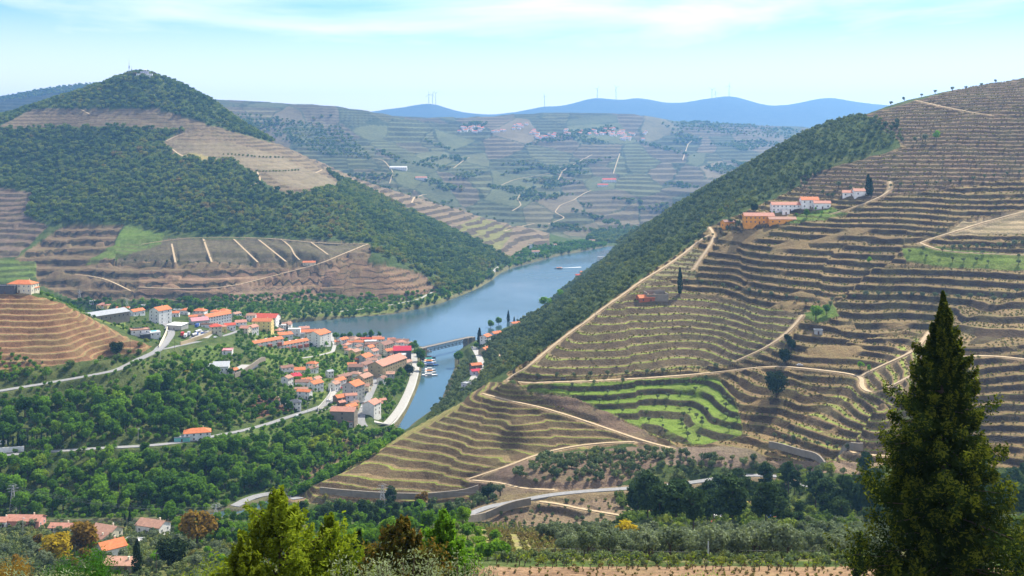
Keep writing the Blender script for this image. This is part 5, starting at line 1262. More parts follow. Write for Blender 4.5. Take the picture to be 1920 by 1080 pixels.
 (1591,369,10,8,3.5,-18,'gable','salmon','white',(2,1),"smaller pink-roofed house left of the cypress farmhouse",{'Ymin':950}),
 (1534,627,5.5,4,2.6,-8,'flat','grey','grey',(1,1),"small grey hut on the wide terraces",{'Ymin':700}),
 (1142,342,46,20,9,5,'gable','red','white',(8,2),"large red-roofed farm in the far valley",{'Ymin':3400}),
 (1130,350,34,14,6,5,'gable','red','white',(6,1),"lower red roof in front of the far valley farm",{'Ymin':3400}),
 (747,318,55,16,7,0,'gable','pale','white',(8,1),"long white farm in the far left valley",{'Ymin':3400}),
 (790,338,36,16,8,0,'gable','salmon','white',(6,1),"pink-roofed farm below the long white farm",{'Ymin':3400}),
 (48,990,20,9,4.2,-2,'gable','salmon','pink',(4,2),"pink house with big salmon roof beside the dark river",{'Ymin':500,'frames':1}),
 (5,989,7,7,3.4,0,'gable','salmon','white',(2,1),"little white house left of the pink house",{'Ymin':500}),
 (117,999,13,7,2.8,-4,'gable','salmon','white',(3,1),"low salmon-roofed house right of the pink house",{'Ymin':500}),
 (200,1012,14,9,4,-22,'gable','dust','cream',(3,2),"cream house with dusky red roof behind the orange trees",{'Ymin':450}),
 (185,1022,8,5,3,-22,'shed','brown','cream',(2,1),"brown-roofed outhouse below the dusky red roof",{'Ymin':450}),
 (287,1004,16,10,4.5,-20,'gable','dust','white',(3,2),"white gabled house with faded brown roof beside the thin cypresses",{'Ymin':450,'frames':1}),
 (208,1050,10,9,4.2,42,'gable','orange','white',(2,1),"nearest white house with vivid orange tiled roof",{'Ymin':380,'frames':1}),
 (226,1074,12,5,2.6,-4,'shed','dust','stone',(2,1),"low stone shed with reddish roof below the nearest house",{'Ymin':380}),
 (252,1026,9,5,2.4,-6,'flat','pale','white',(2,1),"small white flat store behind the nearest orange roof",{'Ymin':400}),
]
for x, y, W, D, H, ang, rt, tl, wl_, win, lab, o in HS:
    o = dict(o); ym = o.pop('Ymin', 950)
    r_ = place(x, y, W, D, ang, ym, "house", lab, "house", None, .42)
    body(r_, W, D, H, rt, wl_, tl, win=win, **o)
# smaller houses packed between them
hc = [(o.location.x, o.location.y) for o in C.objects if o.get('category') == 'house']
for poly, lab, grp, nn_ in (([(640,640),(700,636),(768,648),(766,690),(738,690),(715,668),(700,720),(680,750),(650,762),(628,745),(655,700),(645,665)], "small white house packed between the bigger houses near the quay", "small houses packed near the quay", 34),
                       ([(318,590),(460,590),(560,612),(572,634),(520,634),(470,606),(430,612),(360,600)], "small white house in the upper part of the town", "small houses of the upper town", 16),
                       ([(536,700),(600,690),(640,712),(620,742),(590,752),(540,745)], "small white house between the ramp street and the gardens", "small houses by the ramp street", 8)):
    k_ = 0
    for p in scatter(poly, 1000, 1750, 9):
        if min((p[0] - a) ** 2 + (p[1] - b) ** 2 for a, b in hc) < 13 ** 2: continue
        hc.append((p[0], p[1])); k_ += 1
        if k_ > nn_: break
        r_ = empty("house", p, R(rng.choice((62, 8, -12, 35)) + rng.uniform(-6, 6)), lab, "house", grp)
        body(r_, rng.uniform(8, 12), rng.uniform(6, 8), rng.uniform(3.5, 7.5), rng.choice(('gable', 'gable', 'hip')), rng.choice(('white', 'white', 'cream')), rng.choice(('orange', 'salmon', 'dust', 'salmon', 'brown')), win=(3, 1))
# the two rows of joined houses: each row one building, dormer lights on the roof
for x, y, W, n_, lab in ((500,652,38,3,"shorter row of joined houses under one orange roof"),(539,658,52,6,"longer row of six joined houses under one orange roof")):
    r_ = place(x, y, W, 9, 50, 1100, "row_house", lab, "row house", None, .32)
    body(r_, W, 9, 5.5, 'gable', 'white', 'orange', win=(n_ * 2, 1), fl=2, chim=0)
    for k in range(n_):
        cx = -W / 2 + W * (k + .5) / n_
        boxobj("porch", (cx - 2.2, cx + 2.2, -7, -4.5, -1, 2.4), WM['brick'], r_)
        boxobj("roof_light", (cx - .9, cx + .9, .6, 2.6, 6.2, 7.9), WM['white'], r_)
# warehouse, modern villa, factory, summit lodge
r_ = place(196, 603, 44, 19, 56, 1000, "warehouse", "old warehouse with pale metal roof above the brown banks", "warehouse", None, .42)
body(r_, 44, 19, 5, 'gable', 'stone', 'grey', rh=3, win=(9,3), door=True, chim=0)
p = pick(192, 584, 1000); r_ = empty("brick_chimney", p, 0, "round brick chimney behind the warehouse", "chimney")
V, Q = tubes([((0,0,-2),(0,0,7.5),1.6,1.3)], 12); o = bpy.data.objects.new("stack", mesh_from("stack", V, Q, [WM['grey']])); o.parent = r_; C.objects.link(o)
V, Q = tubes([((0,0,7.45),(0,0,9.2),1.5,1.45)], 12); o = bpy.data.objects.new("stack_rim", mesh_from("stack_rim", V, Q, [WM['brick']])); o.parent = r_; C.objects.link(o)
r_ = place(268, 634, 24, 16, 26, 950, "villa", "modern white flat-roofed villa with pool terrace inside the road bend", "villa", None, .4)
body(r_, 17, 13, 7, 'flat', 'white', 'dust', win=(3,2), fl=2, x0=-3, y0=0, chim=0)
body(r_, 9, 6, 3.6, 'flat', 'dark', 'grey', win=(2,1), fl=1, x0=1, y0=-9.6, door=False, chim=0)
body(r_, 10, 12, 3.2, 'flat', 'white', 'pale', win=(2,3), fl=1, x0=10.6, y0=1, door=False, chim=0)
boxobj("pool", (8, 13, 2, 7, 3.45, 3.6), principled("pool_water", (.1,.6,.75), .1, .5)[0], r_)
for k in range(5): boxobj("solar_panel", (-9 + k * 2.1, -7.2 + k * 2.1, 2, 5, 7.8, 8.1), GLASS, r_)
r_ = place(400, 699, 26, 13, 10, 950, "factory", "white factory with pale grey roofs beside the stone retaining wall", "factory", None, .42)
body(r_, 15, 12, 4, 'shed', 'white', 'grey', rh=1.6, win=(4,1), x0=-8, chim=0)
body(r_, 14, 14, 5, 'shed', 'white', 'grey', rh=2, win=(4,2), x0=6.6, y0=-.6, chim=0, door=False)
r_ = place(272, 143, 30, 12, 4, 2000, "summit_lodge", "white two-tier lodge on top of the wooded hill", "lodge", None, .3)
body(r_, 34, 13, 5, 'flat', 'white', 'pale', win=(8,2), fl=1, chim=0); body(r_, 18, 9, 4.5, 'flat', 'lilac', 'grey', win=(5,2), fl=1, z0=5.8, found=.1, door=False, chim=0)
body(r_, 6, 5, 3, 'hip', 'grey', 'white' if False else 'pale', win=(2,1), fl=1, z0=11, found=.1, door=False, chim=0)
for x, lab in ((253, "pink-flowering tree left of the summit lodge"), (288, "pink-flowering tree right of the summit lodge")):
    one('rust', 'blossom_tree', x, 143, 11, lab, 'tree', 2200, 1.2)
# ridge ruin
r_ = place(1230, 562, 18, 10, 8, 900, "ruin", "roofless stone ruin behind the low orange-roofed farmhouse", "ruin", None, .3)
for d_ in ((-9,9,-5,-4.3,-3,4.5),(-9,-8.3,-4.3,5,-3,6),(8.3,9,-4.3,5,-3,5),(-9,9,5,5.7,-3,6.5),(-1,-.3,-4.3,5,-3,4)): boxobj("wall", d_, WM['stone'], r_)
# village on the far ridge
VG = "small houses of the ridge village"
vb = [(650,240,676,250,8),(880,236,910,249,9),(925,243,948,250,5),(955,234,990,243,9),(985,243,1006,252,4),(990,250,1045,262,16),(1060,244,1132,257,24),(1125,243,1170,256,18),(1165,248,1215,264,14)]
k_ = 0
for a, b, c_, d_, n_ in vb:
    a, c_ = (857, 885) if a == 650 else (a, c_)
    for _ in range(n_):
        x, y = random.uniform(a, c_), random.uniform(b, d_); W = random.uniform(9, 16)
        rt = random.choice(('orange', 'salmon', 'red', 'orange', 'dust'))
        r_ = place(x, y, W, 11, random.uniform(-35, 35), 3800, "village_house", "tiny white house of the far ridge village", "house", VG, .4)
        body(r_, W, 11, random.uniform(6, 9), 'gable', 'white', rt, win=(0,0), door=False, chim=0)
# ---------------------------------------------------------------- walls, bridge, vehicles, lines
STEEL = principled("painted_steel", (.16,.17,.18), .5, .4)[0]
GALV = principled("galvanised_steel", (.45,.46,.47), .45, .5)[0]
def wallrun(name, pts, Ymin, h, th, mat, label, cat_, dz=0):
    q = smoothpts([hit(x, y, Ymin) for x, y in pts], 5.0)
    z = zat(q[:, 0], q[:, 1]); q[:, 2] = z + dz
    for _ in range(4): q[1:-1, 2] = (q[:-2, 2] + 2 * q[1:-1, 2] + q[2:, 2]) / 4
    o = ribbon(name, q, th / 2 / S, mat, h / S, thick=(-4 - h) / S + h / S)
    return tag(o, label, cat_)
wallrun("white_wall", [(-40,851),(0,850),(20,848),(45,846)], 850, 3.6, .6, WM['white'], "long white cemetery wall with cypresses behind it", "wall")
wallrun("white_wall", [(-40,836),(0,833),(12,832)], 850, 2.6, .5, WM['white'], "rear white wall behind the cypresses", "wall")
wallrun("retaining_wall", [(400,662),(440,716),(470,700),(497,684)][1:], 1000, 7.5, .9, WM['stone'], "tall stone retaining wall below the concrete yard", "wall", 0)
wallrun("retaining_wall", [(338,648),(360,641),(385,633),(402,624)], 1000, 3.5, .7, WM['beige'], "ochre retaining wall under the truck yard", "wall")
wallrun("retaining_wall", [(298,655),(305,640),(312,625),(315,615)], 950, 3.5, .6, WM['cream'], "cream boundary wall of the modern villa", "wall")
wallrun("retaining_wall", [(596,772),(608,758),(620,742),(620,735)], 950, 3.5, .6, WM['concrete'], "concrete wall of the ramp street", "wall")
wallrun("quay_wall", [(728,806),(742,790),(760,764),(777,726),(784,700),(785,682)], 1000, 1.2, 1.6, WM['concrete'], "pale sloping quay wall along the promenade", "wall", -1)
wallrun("quay_parapet", [(560,791),(620,770)][:0] or [(590,778),(620,766),(640,756)], 900, 1.0, .3, WM['concrete'], "roadside parapet below the slate-roofed house", "parapet")
for pts, h, lab in (([(600,928),(640,934),(700,938),(760,940),(820,938),(890,930),(897,924)], 5, "dark stone base wall of the terraced spur"),
                    ([(1442,846),(1480,854),(1540,864),(1600,860),(1618,852)], 6, "tall curved stone wall under the striped terraces"),
                    ([(875,985),(915,968),(960,956),(995,950)], 5, "dark retaining wall under the valley road"),
                    ([(548,914),(575,905),(600,903)], 3, "small wall below the spur's lowest rows")):
    wallrun("stone_wall", pts, 640, h, 1.0, WM['stone'], lab, "wall")
# the iron road bridge
pL, pR = pick(798, 653, 1300), pick(884, 643, 1300)
zb = 13
A_ = Vector(((797 - XC) / F * 1490 * S, 1490 * S, zb)); B_ = Vector(((872 - XC) / F * 1560 * S, 1560 * S, zb + .6))
br = empty("truss_bridge", (A_.x, A_.y, 0), math.atan2(B_.y - A_.y, B_.x - A_.x), "dark iron truss bridge on stone piers over the side river mouth", "bridge")
BL = (B_.xy - A_.xy).length
boxobj("deck", (-8, BL + 10, -3, 3, zb - .5, zb), WM['stone'], br)
for sy in (-2.9, 2.9):
    n_ = 11; V, Fc = [], []
    seg = []
    for k in range(n_):
        xa, xb = BL * k / n_, BL * (k + 1) / n_
        seg += [((xa, sy, zb - .5), (xb, sy, zb - 5), .27, .27), ((xa, sy, zb - 5), (xb, sy, zb - .5), .27, .27), ((xa, sy, zb - 5), (xa, sy, zb - .5), .22, .22)]
    V, Q = tubes(seg, 4); o = bpy.data.objects.new("lattice", mesh_from("lattice", V, Q, [STEEL])); o.parent = br; C.objects.link(o)
    boxobj("chord", (-1, BL + 1, sy - .25, sy + .25, zb - 5.5, zb - 4.9), STEEL, br); boxobj("chord", (-1, BL + 1, sy - .25, sy + .25, zb - .49, zb + .2), STEEL, br)
    V, Fc = [], []; box(V, Fc, -8, BL + 10, sy - .05, sy + .05, zb + .9, zb + 1.0)
    for k in range(30): xx = -8 + (BL + 18) * k / 29; box(V, Fc, xx - .04, xx + .04, sy - .04, sy + .04, zb, zb + .9)
    mkobj("railing", V, Fc, STEEL, br)
for px_ in (-3.5, BL + .5): boxobj("pier", (px_, px_ + 3, -3.4, 3.4, -5, zb - .5), WM['stone'], br)
boxobj("abutment", (BL + 9, BL + 15, -3.4, 3.4, -5, zb - .5), WM['stone'], br)
# small road bridge at the street end
fb = ribbon("road_bridge", smoothpts([tuple((Vector(pick(668, 797, 950)) / S)), ((690-XC)/F*1120, 1120, 11), ((712-XC)/F*1112, 1112, 10.5), tuple((Vector(pick(760, 800, 950)) / S))], 4.0), 3.0, WM['concrete'], .4, thick=-1.4)
tag(fb, "low curved concrete bridge below the main street", "bridge")
# boats and jetties
def boat(x, y, L, ang, c, label, canopy=None, group=None):
    X, Y = W0(x, y); r_ = empty("boat", (X * S, Y * S, 0), R(ang), label, "boat", group)
    V, Fc = [], []; st_ = [(-.5,.8,.9),(-.2,1,.75),(.2,.9,.8),(.42,.45,.95),(.5,.04,1.05)]
    bw = L * .15
    for t, w_, h_ in st_:
        V += [(t * L, -bw * w_, h_ * 1.2), (t * L, -bw * w_ * .6, -.3), (t * L, bw * w_ * .6, -.3), (t * L, bw * w_, h_ * 1.2)]
    for i in range(4):
        a, b = 4 * i, 4 * i + 4
        for k in range(3): Fc.append((a + k, b + k, b + k + 1, a + k + 1))
        Fc.append((a + 3, b + 3, b, a))
    Fc.append((0, 1, 2, 3))
    mkobj("hull", V, Fc, c, r_)
    boxobj("cabin", (-L*.3, L*.15, -bw*.6, bw*.6, 1.05, 2.5), WM['white'], r_)
    boxobj("cabin_window", (-L*.25, L*.12, -bw*.62, bw*.62, 1.6, 2.2), GLASS, r_)
    if canopy: boxobj("canopy", (-L*.42, L*.22, -bw*.8, bw*.8, 2.6, 2.8), canopy, r_)
    return r_
blue = principled("boat_blue", (.03,.10,.32), .4, .4)[0]; wht = principled("boat_white", (.75,.75,.75), .35, .5)[0]; teal = principled("canopy_teal", (.05,.45,.38), .6, .2)[0]
oran = principled("canopy_orange", (.75,.25,.05), .6, .2)[0]; dkb = principled("boat_dark", (.05,.05,.06), .4, .4)[0]
boat(806,671,13,4,dkb,"dark boat moored nearest the bridge")
boat(806,676,12,4,wht,"white boat with teal canopy moored beside the upper jetty",teal)
boat(806,680,14,3,wht,"white boat with orange canopy moored beside the upper jetty",oran)
boat(808,685,16,2,blue,"blue boat at the near end of the upper jetty",blue)
boat(807,694,11,2,wht,"small white boat at the far end of the lower jetty")
boat(807,699,12,2,wht,"white boat with orange trim canopy at the lower jetty",oran)
boat(806,704,16,3,wht,"longest white cruiser at the near end of the lower jetty")
boat(803,660,8,10,wht,"small white boat under the bridge")
boat(1047,504,17,190,dkb,"motorboat trailing a white wake on the wide river",oran)
V, Fc = [], []
foam = principled("foam", (.8,.82,.82), .9, .1)[0]
X, Y = W0(1062, 502); wk = mkobj("wake", [(-16,-.5,.06),(30,-3.5,.06),(32,0,.1),(30,3.5,.06),(-16,.5,.06)], [(0,1,2,3,4)], foam, None, (X * S, Y * S, .03), R(20)); tag(wk, kind='stuff')
for x, y0_, y1_, lab in ((798,671,686,"upper floating jetty beside the coloured boats"),(799,691,706,"lower floating jetty beside the white boats")):
    a, b = W0(x, y0_), W0(x, y1_); L_ = math.hypot(a[0]-b[0], a[1]-b[1]) * S; an = math.atan2(a[1]-b[1], a[0]-b[0])
    j = empty("jetty", (b[0]*S, b[1]*S, 0), an, lab, "jetty")
    boxobj("deck", (0, L_, -1.3, 1.3, .1, .6), WM['concrete'], j)
    for k in range(4): boxobj("gangway", (L_*(k+.3)/4, L_*(k+.3)/4+.5, 1.3, 9, .5, .65), GALV, j)
# vehicles
CARP = {}
def carmesh():
    prof = [(-2.1,.35),(-2.1,.85),(-1.75,.95),(-1.2,1.42),(.35,1.42),(1.0,.98),(1.95,.82),(2.1,.6),(2.1,.35)]
    V = [(x, s * (.85 if z < 1.1 else .72), z) for s in (-1, 1) for x, z in prof]; n_ = len(prof)
    Fc = [tuple(range(n_))[::-1], tuple(range(n_, 2 * n_))] + [(i, (i + 1) % n_, n_ + (i + 1) % n_, n_ + i) for i in range(n_)]
    return V, Fc
cv, cf = carmesh()
CCOL = {k: principled("car_paint_" + k, c, .3, .5)[0] for k, c in dict(white=(.75,.75,.75), silver=(.42,.43,.45), black=(.03,.03,.035), red=(.5,.03,.03), blue=(.04,.10,.35), grey=(.15,.16,.17)).items()}
RUB = principled("tyre_rubber", (.02,.02,.02), .8, .2)[0]
for k, m in CCOL.items():
    me = bpy.data.meshes.new("body"); me.from_pydata(cv, [], [f if i > 1 else f[::1] for i, f in enumerate(cf)]); me.materials.append(m); CARP[k] = me
gV = [(x, s * y, z) for s in (-1, 1) for x, y, z in ((-1.5,.80,1.02),(-1.15,.76,1.36),(.32,.76,1.36),(.88,.80,1.0))]
gm_ = bpy.data.meshes.new("windows"); gm_.from_pydata(gV, [], [(0,1,2,3),(7,6,5,4),(0,4,5,1),(2,6,7,3),(1,5,6,2),(0,3,7,4)]); gm_.materials.append(GLASS)
V, Q = tubes([((0,-.12,0),(0,.12,0),.32,.32)], 12); wme = mesh_from("wheel", V, Q, [RUB])
wme2 = wme
def car(x, y, ang, colr, label, group=None, Ymin=900, name="parked_car", dz=.35, p=None):
    p = p or pick(x, y, Ymin); r_ = empty(name, p + Vector((0, 0, dz)), R(ang), label, "car", group)
    for me, nm_, loc in [(CARP[colr], "body", (0,0,0)), (gm_, "cabin_glass", (0,0,.02))] + [(wme, "wheel", (a, b, .3)) for a in (-1.35, 1.35) for b in (-.8, .8)]:
        o = bpy.data.objects.new(nm_, me); o.parent = r_; o.location = loc; C.objects.link(o)
    return r_
SG = "cars parked along the main street"
cl = ['white','silver','black','grey','white','blue','silver','red','white','black','silver','white','grey','white','black','silver']
ys_ = [(671,781,'silver'),(680,765,'white'),(679,757,'grey'),(681,751,'silver'),(687,737,'black'),(692,729,'white'),(694,724,'silver'),(696,718,'white'),(696,699,'silver'),(697,695,'red'),(698,691,'white'),(704,688,'white'),(702,684,'black'),(706,680,'silver'),(708,676,'white'),(710,673,'grey')]
for i, (x, y, c_) in enumerate(ys_):
    car(x, y, 66, c_, f"{c_} car parked along the main street", SG)
SG2 = "cars parked along the sloping side street"
for x, y, c_ in ((634,735,'silver'),(638,732,'grey'),(641,729,'red'),(645,727,'silver'),(648,723,'black')):
    car(x, y, 52, c_, f"{c_} car parked along the sloping side street", SG2)
car(598,770,22,'grey',"dark car driving on the lower road past the ramp"); car(558,782,22,'white',"white car on the lower road below the slate roof")
v_ = car(614,754,40,'white',"white delivery van at the foot of the side street", name="delivery_van"); v_['category'] = "van"; v_.scale = (1.25, 1.15, 1.5)
car(312,617,80,'white',"leading white car at the upper road bend"); car(315,622,80,'silver',"silver car behind the white one at the road bend")
car(404,634,60,'white',"white car waiting below the dormered house"); car(413,628,20,'silver',"silver car parked in front of the dormered house")
car(420,603,10,'white',"white car beside the long white block"); car(574,639,60,'red',"red car parked left of the massive white block"); car(575,643,60,'black',"black car parked left of the massive white block")
car(885,652,100,'grey',"dark car at the right end of the bridge",Ymin=1300); car(655,648,0,'red',"red car before the yellow garden hut")
car(1056,714,0,'black',"dark car on the pale hillside track",Ymin=800); car(1500,687,-8,'silver',"silver car on the pale track below the gully",Ymin=800)
def truck(x, y, ang, cab, box_, label, tank=False, dz=.3):
    r_ = empty("truck", pick(x, y, 1000) + Vector((0, 0, dz)), R(ang), label, "truck")
    boxobj("cab", (3, 5, -1.2, 1.2, .6, 3.1), cab, r_); boxobj("windscreen", (4.9, 5.06, -1.05, 1.05, 1.8, 2.8), GLASS, r_)
    if tank:
        V, Q = tubes([((-5,0,2.1),(2.7,0,2.1),1.25,1.25)], 14); o = bpy.data.objects.new("tank", mesh_from("tank", V, Q, [GALV])); o.parent = r_; C.objects.link(o)
    else: boxobj("cargo_box", (-5, 2.8, -1.25, 1.25, .9, 3.7), box_, r_)
    boxobj("chassis", (-5, 4.8, -.9, .9, .5, .88), STEEL, r_)
    for a in (-3.8, -2.6, 4): 
        for b in (-1.1, 1.1):
            o = bpy.data.objects.new("wheel", wme); o.parent = r_; o.location = (a, b, .5); o.scale = (1.6, 1.4, 1.6); C.objects.link(o)
truck(348,633,100,CCOL['white'],CCOL['white'],"white box truck at the edge of the yard"); truck(342,630,100,CCOL['red'],CCOL['red'],"red truck beside the white box truck")
truck(354,629,100,CCOL['blue'],CCOL['silver'],"blue truck with silver box in the yard"); truck(365,631,75,CCOL['blue'],GALV,"blue tanker truck with silver tank",True)
truck(371,625,75,CCOL['white'],GALV,"white tanker truck behind the blue one",True); truck(370,614,90,CCOL['white'],CCOL['blue'],"white truck with bright blue cargo box")
car(380,626,60,'blue',"blue car beside the silver tankers"); car(385,622,60,'grey',"grey car near the yard wall")
# scrap yard
for x, y, c_, an, lab in ((1347,966,'silver',10,"silver scrapped car, upper one of the heap"),(1352,971,'black',40,"black scrapped car in the clearing"),(1344,972,'white',-20,"white scrapped car in the clearing"),(1362,972,'red',15,"rusty red scrapped car on the clearing's right"),(1343,982,'red',5,"flattened rusty car body in front of the heap"),
                          (1424,972,'red',20,"red wreck behind the pine"),(1434,968,'silver',-15,"silver wreck behind the pine"),(1442,972,'blue',10,"blue wreck behind the pine"),(1456,975,'red',30,"orange-red wreck at the far right of the yard"),(1360,962,'black',70,"black wreck at the back of the clearing")):
    car(x, y, an, c_, lab, None, 400, "scrapped_car", .2)
# lamps, poles, pylons
def pole(x, y, h, label, Ymin=300, name="utility_pole", cat_="pole", arm=True, mat=None, lamp=False):
    p = pick(x, y, Ymin); r_ = empty(name, p, R(random.uniform(-30, 30)), label, cat_)
    V, Q = tubes([((0,0,-1),(0,0,h),.17,.11)], 8); o = bpy.data.objects.new("pole_shaft", mesh_from("pole_shaft", V, Q, [mat or M['bark']])); o.parent = r_; C.objects.link(o)
    if arm: boxobj("crossarm", (-.9, .9, -.06, .06, h - .7, h - .5), STEEL, r_)
    if lamp: boxobj("lamp_head", (-.2, 1.5, -.15, .15, h - .1, h + .1), GALV, r_)
pole(293,1082,9,"wooden utility pole rising between the near olive trees",400); pole(255,1005,7,"pole behind the white gabled house",500); pole(43,998,8,"lamp post in front of the pink house",500,"street_lamp","street lamp",False,GALV,True); pole(99,1006,6,"pole right of the pink house",500)
pole(1328,1058,4,"short metal post above the near vineyard",240,"metal_post","post",False,GALV,False)
pole(327,656,11,"tall pole at the fork of the upper road",950); pole(301,676,9,"street lamp on the curved upper road",950,"street_lamp","street lamp",False,GALV,True)
pole(244,655,10,"utility pole on the brown banks' edge",950); pole(436,606,12,"tall pole near the yellow villa",1000)
for x, y in ((612,760),(632,752),(577,773)): pole(x, y, 8, {612:"street lamp at the foot of the ramp wall",632:"street lamp beside the white van",577:"street lamp left of the ramp"}[x], 950, "street_lamp", "street lamp", False, GALV, True)
for i, (x, y) in enumerate(((692,770),(699,752),(707,734),(712,716))): pole(x, y, 7, ["street lamp lowest on the main street","street lamp beside the lone white house","street lamp at the middle of the main street","street lamp by the brown-roofed cottage"][i], 950, "street_lamp", "street lamp", False, GALV, True)
pole(167,826,9,"roadside pole among the trees",850); pole(259,825,8,"roadside lamp left of the white house",850,"street_lamp","street lamp",False,GALV,True)
pole(1116,602,8,"pole on the crest track",900)
pole(971,608,11,"pole right of the riverside cypresses",1400)
def pylon(x, y, h, label, Ymin, wd=2.2):
    p = pick(x, y, Ymin); r_ = empty("power_pylon", p, R(20), label, "pylon"); seg = []
    lv = [0, .14, .27, .39, .5, .6, .7, .8, .9, 1.0]; wf = lambda t: wd * (1 - t) ** 1.1 * .9 + .35
    for a, b in zip(lv[:-1], lv[1:]):
        ra, rb = wf(a), wf(b)
        for s, t in ((-1,-1),(1,-1),(1,1),(-1,1)): seg.append(((s*ra, t*ra, a*h-.5*(a==0)), (s*rb, t*rb, b*h), .1, .09))
        for (s,t),(s2,t2) in (((-1,-1),(1,-1)),((1,-1),(1,1)),((1,1),(-1,1)),((-1,1),(-1,-1))):
            seg += [((s*ra,t*ra,a*h),(s2*rb,t2*rb,b*h),.055,.055),((s2*ra,t2*ra,a*h),(s*rb,t*rb,b*h),.055,.055)]
    V, Q = tubes(seg, 4); o = bpy.data.objects.new("lattice_mast", mesh_from("lattice_mast", V, Q, [GALV])); o.parent = r_; C.objects.link(o)
    for zz, L in ((.98, 2.6), (.88, 3.6), (.78, 2.8)):
        V, Q = tubes([((-L,0,zz*h),(L,0,zz*h),.09,.09),((-L,0,zz*h),(0,0,zz*h+1.3),.05,.05),((L,0,zz*h),(0,0,zz*h+1.3),.05,.05)], 4)
        o = bpy.data.objects.new("crossarm", mesh_from("crossarm", V, Q, [GALV])); o.parent = r_; C.objects.link(o)
    return p + Vector((0, 0, h * .9))
t1 = pylon(717,965,18,"lattice power pylon in front of the terraced spur",500)
t2 = pylon(24,965,19,"lattice power pylon left, in front of the dense wood",700)
t3 = pylon(405,972,9,"small pylon at the bend of the dark river",700,1.2)
t4 = pylon(149,562,13,"faint pylon before the brown vineyards behind the town",1300)
t5 = pylon(238,575,12,"pylon behind the palm",1300)
def wires(a, b, sag, label, k=3):
    for i in range(k):
        off = Vector(((i - (k - 1) / 2) * 2.6, 0, (i % 2) * 1.6)); P_ = [a.lerp(b, t / 24) + off - Vector((0, 0, sag * 4 * (t/24) * (1 - t/24))) for t in range(25)]
        V, Q = tubes([(P_[j], P_[j+1], .035, .035) for j in range(24)], 3)
        o = bpy.data.objects.new("power_line", mesh_from("power_line", V, Q, [STEEL])); C.objects.link(o); tag(o, label, "cable", "power lines strung across the valley")
wires(t2, t1, 14, "thin power line between the two valley pylons"); wires(t1, Vector((360, 560, 112)), 22, "thin power line running right from the spur pylon over the pines")
wires(t2, Vector((-420, 700, 70)), 5, "thin power line leaving the left pylon")
# palm
p = pick(229, 580, 1000); r_ = empty("palm_tree", p, 0, "tall single palm behind the warehouse", "palm")
V, Q = tubes([((0,0,-1),(.2,0,7),.75,.6),((.2,0,7),(.1,0,13),.6,.75)], 8); o = bpy.data.objects.new("trunk", mesh_from("trunk", V, Q, [M['bark']])); o.parent = r_; C.objects.link(o)
V, Fc = [], []
for k in range(40):
    a = rng.uniform(0, 6.28); el = rng.uniform(-.7, 1.0); L = rng.uniform(2.2, 3.4)
    pr = None
    for j in range(6):
        t = j / 5; q = Vector((math.cos(a) * L * t, math.sin(a) * L * t, 13 + L * t * math.sin(el) - 1.8 * t * t)); s = Vector((-math.sin(a), math.cos(a), 0)) * .28 * (1 - t * .8)
        V += [q - s, q + s]
        if j: b = len(V) - 4; Fc.append((b, b + 1, b + 3, b + 2))
mkobj("fronds", [tuple(v) for v in V], Fc, M['pine'], r_)
# people on the promenade and jetty are only specks: none modelled; wind turbines
WT = principled("turbine_white", (.8,.8,.8), .5, .3)[0]
for i, (x, y, h) in enumerate(((804,196,108),(811,196,112),(817,195,118),(1021,192,108),(1120,184,100),(1155,184,125),(1335,184,92),(1342,184,60),(1367,181,115))):
    p = pick(x, y + 1, 9500); r_ = empty("wind_turbine", p, R(random.uniform(-25, 25)), ["wind turbine, first of the three on the blue ridge","wind turbine, middle of the three on the blue ridge","wind turbine, last of the three on the blue ridge","lone wind turbine left of the highest blue peak","wind turbine on the left side of the high blue peak","tallest wind turbine on the high blue peak","wind turbine left in the farther pair","short wind turbine between its taller neighbours","tall wind turbine above the last blue summit"][i], "wind turbine")
    V, Q = tubes([((0,0,-8),(0,0,h),3.6,2.4)], 10); o = bpy.data.objects.new("tower", mesh_from("tower", V, Q, [WT])); o.parent = r_; C.objects.link(o)
    boxobj("nacelle", (-2.5, 2.5, -4, 6, h - 1, h + 4), WT, r_)
    a0 = random.uniform(0, 2)
    for k in range(3):
        a = a0 + k * 2.094; V, Q = tubes([((0,-5,h+2),(math.cos(a)*46,-5,h+2+math.sin(a)*46),2.4,.7)], 5)
        o = bpy.data.objects.new("blade", mesh_from("blade", V, Q, [WT])); o.parent = r_; C.objects.link(o)
for x, h, lab in ((242, 34, "tall antenna mast left of the summit lodge"), (247, 20, "short antenna beside the tall summit mast")):
    p = pick(x, 141, 2200); r_ = empty("antenna_mast", p, 0, lab, "antenna"); V, Q = tubes([((0,0,-2),(0,0,h*.7),.5,.4),((0,0,h*.7),(0,0,h),.3,.15),((0,0,h*.45),(0,0,h*.62),1.2,1.0)], 6)
    o = bpy.data.objects.new("mast", mesh_from("mast", V, Q, [STEEL])); o.parent = r_; C.objects.link(o)
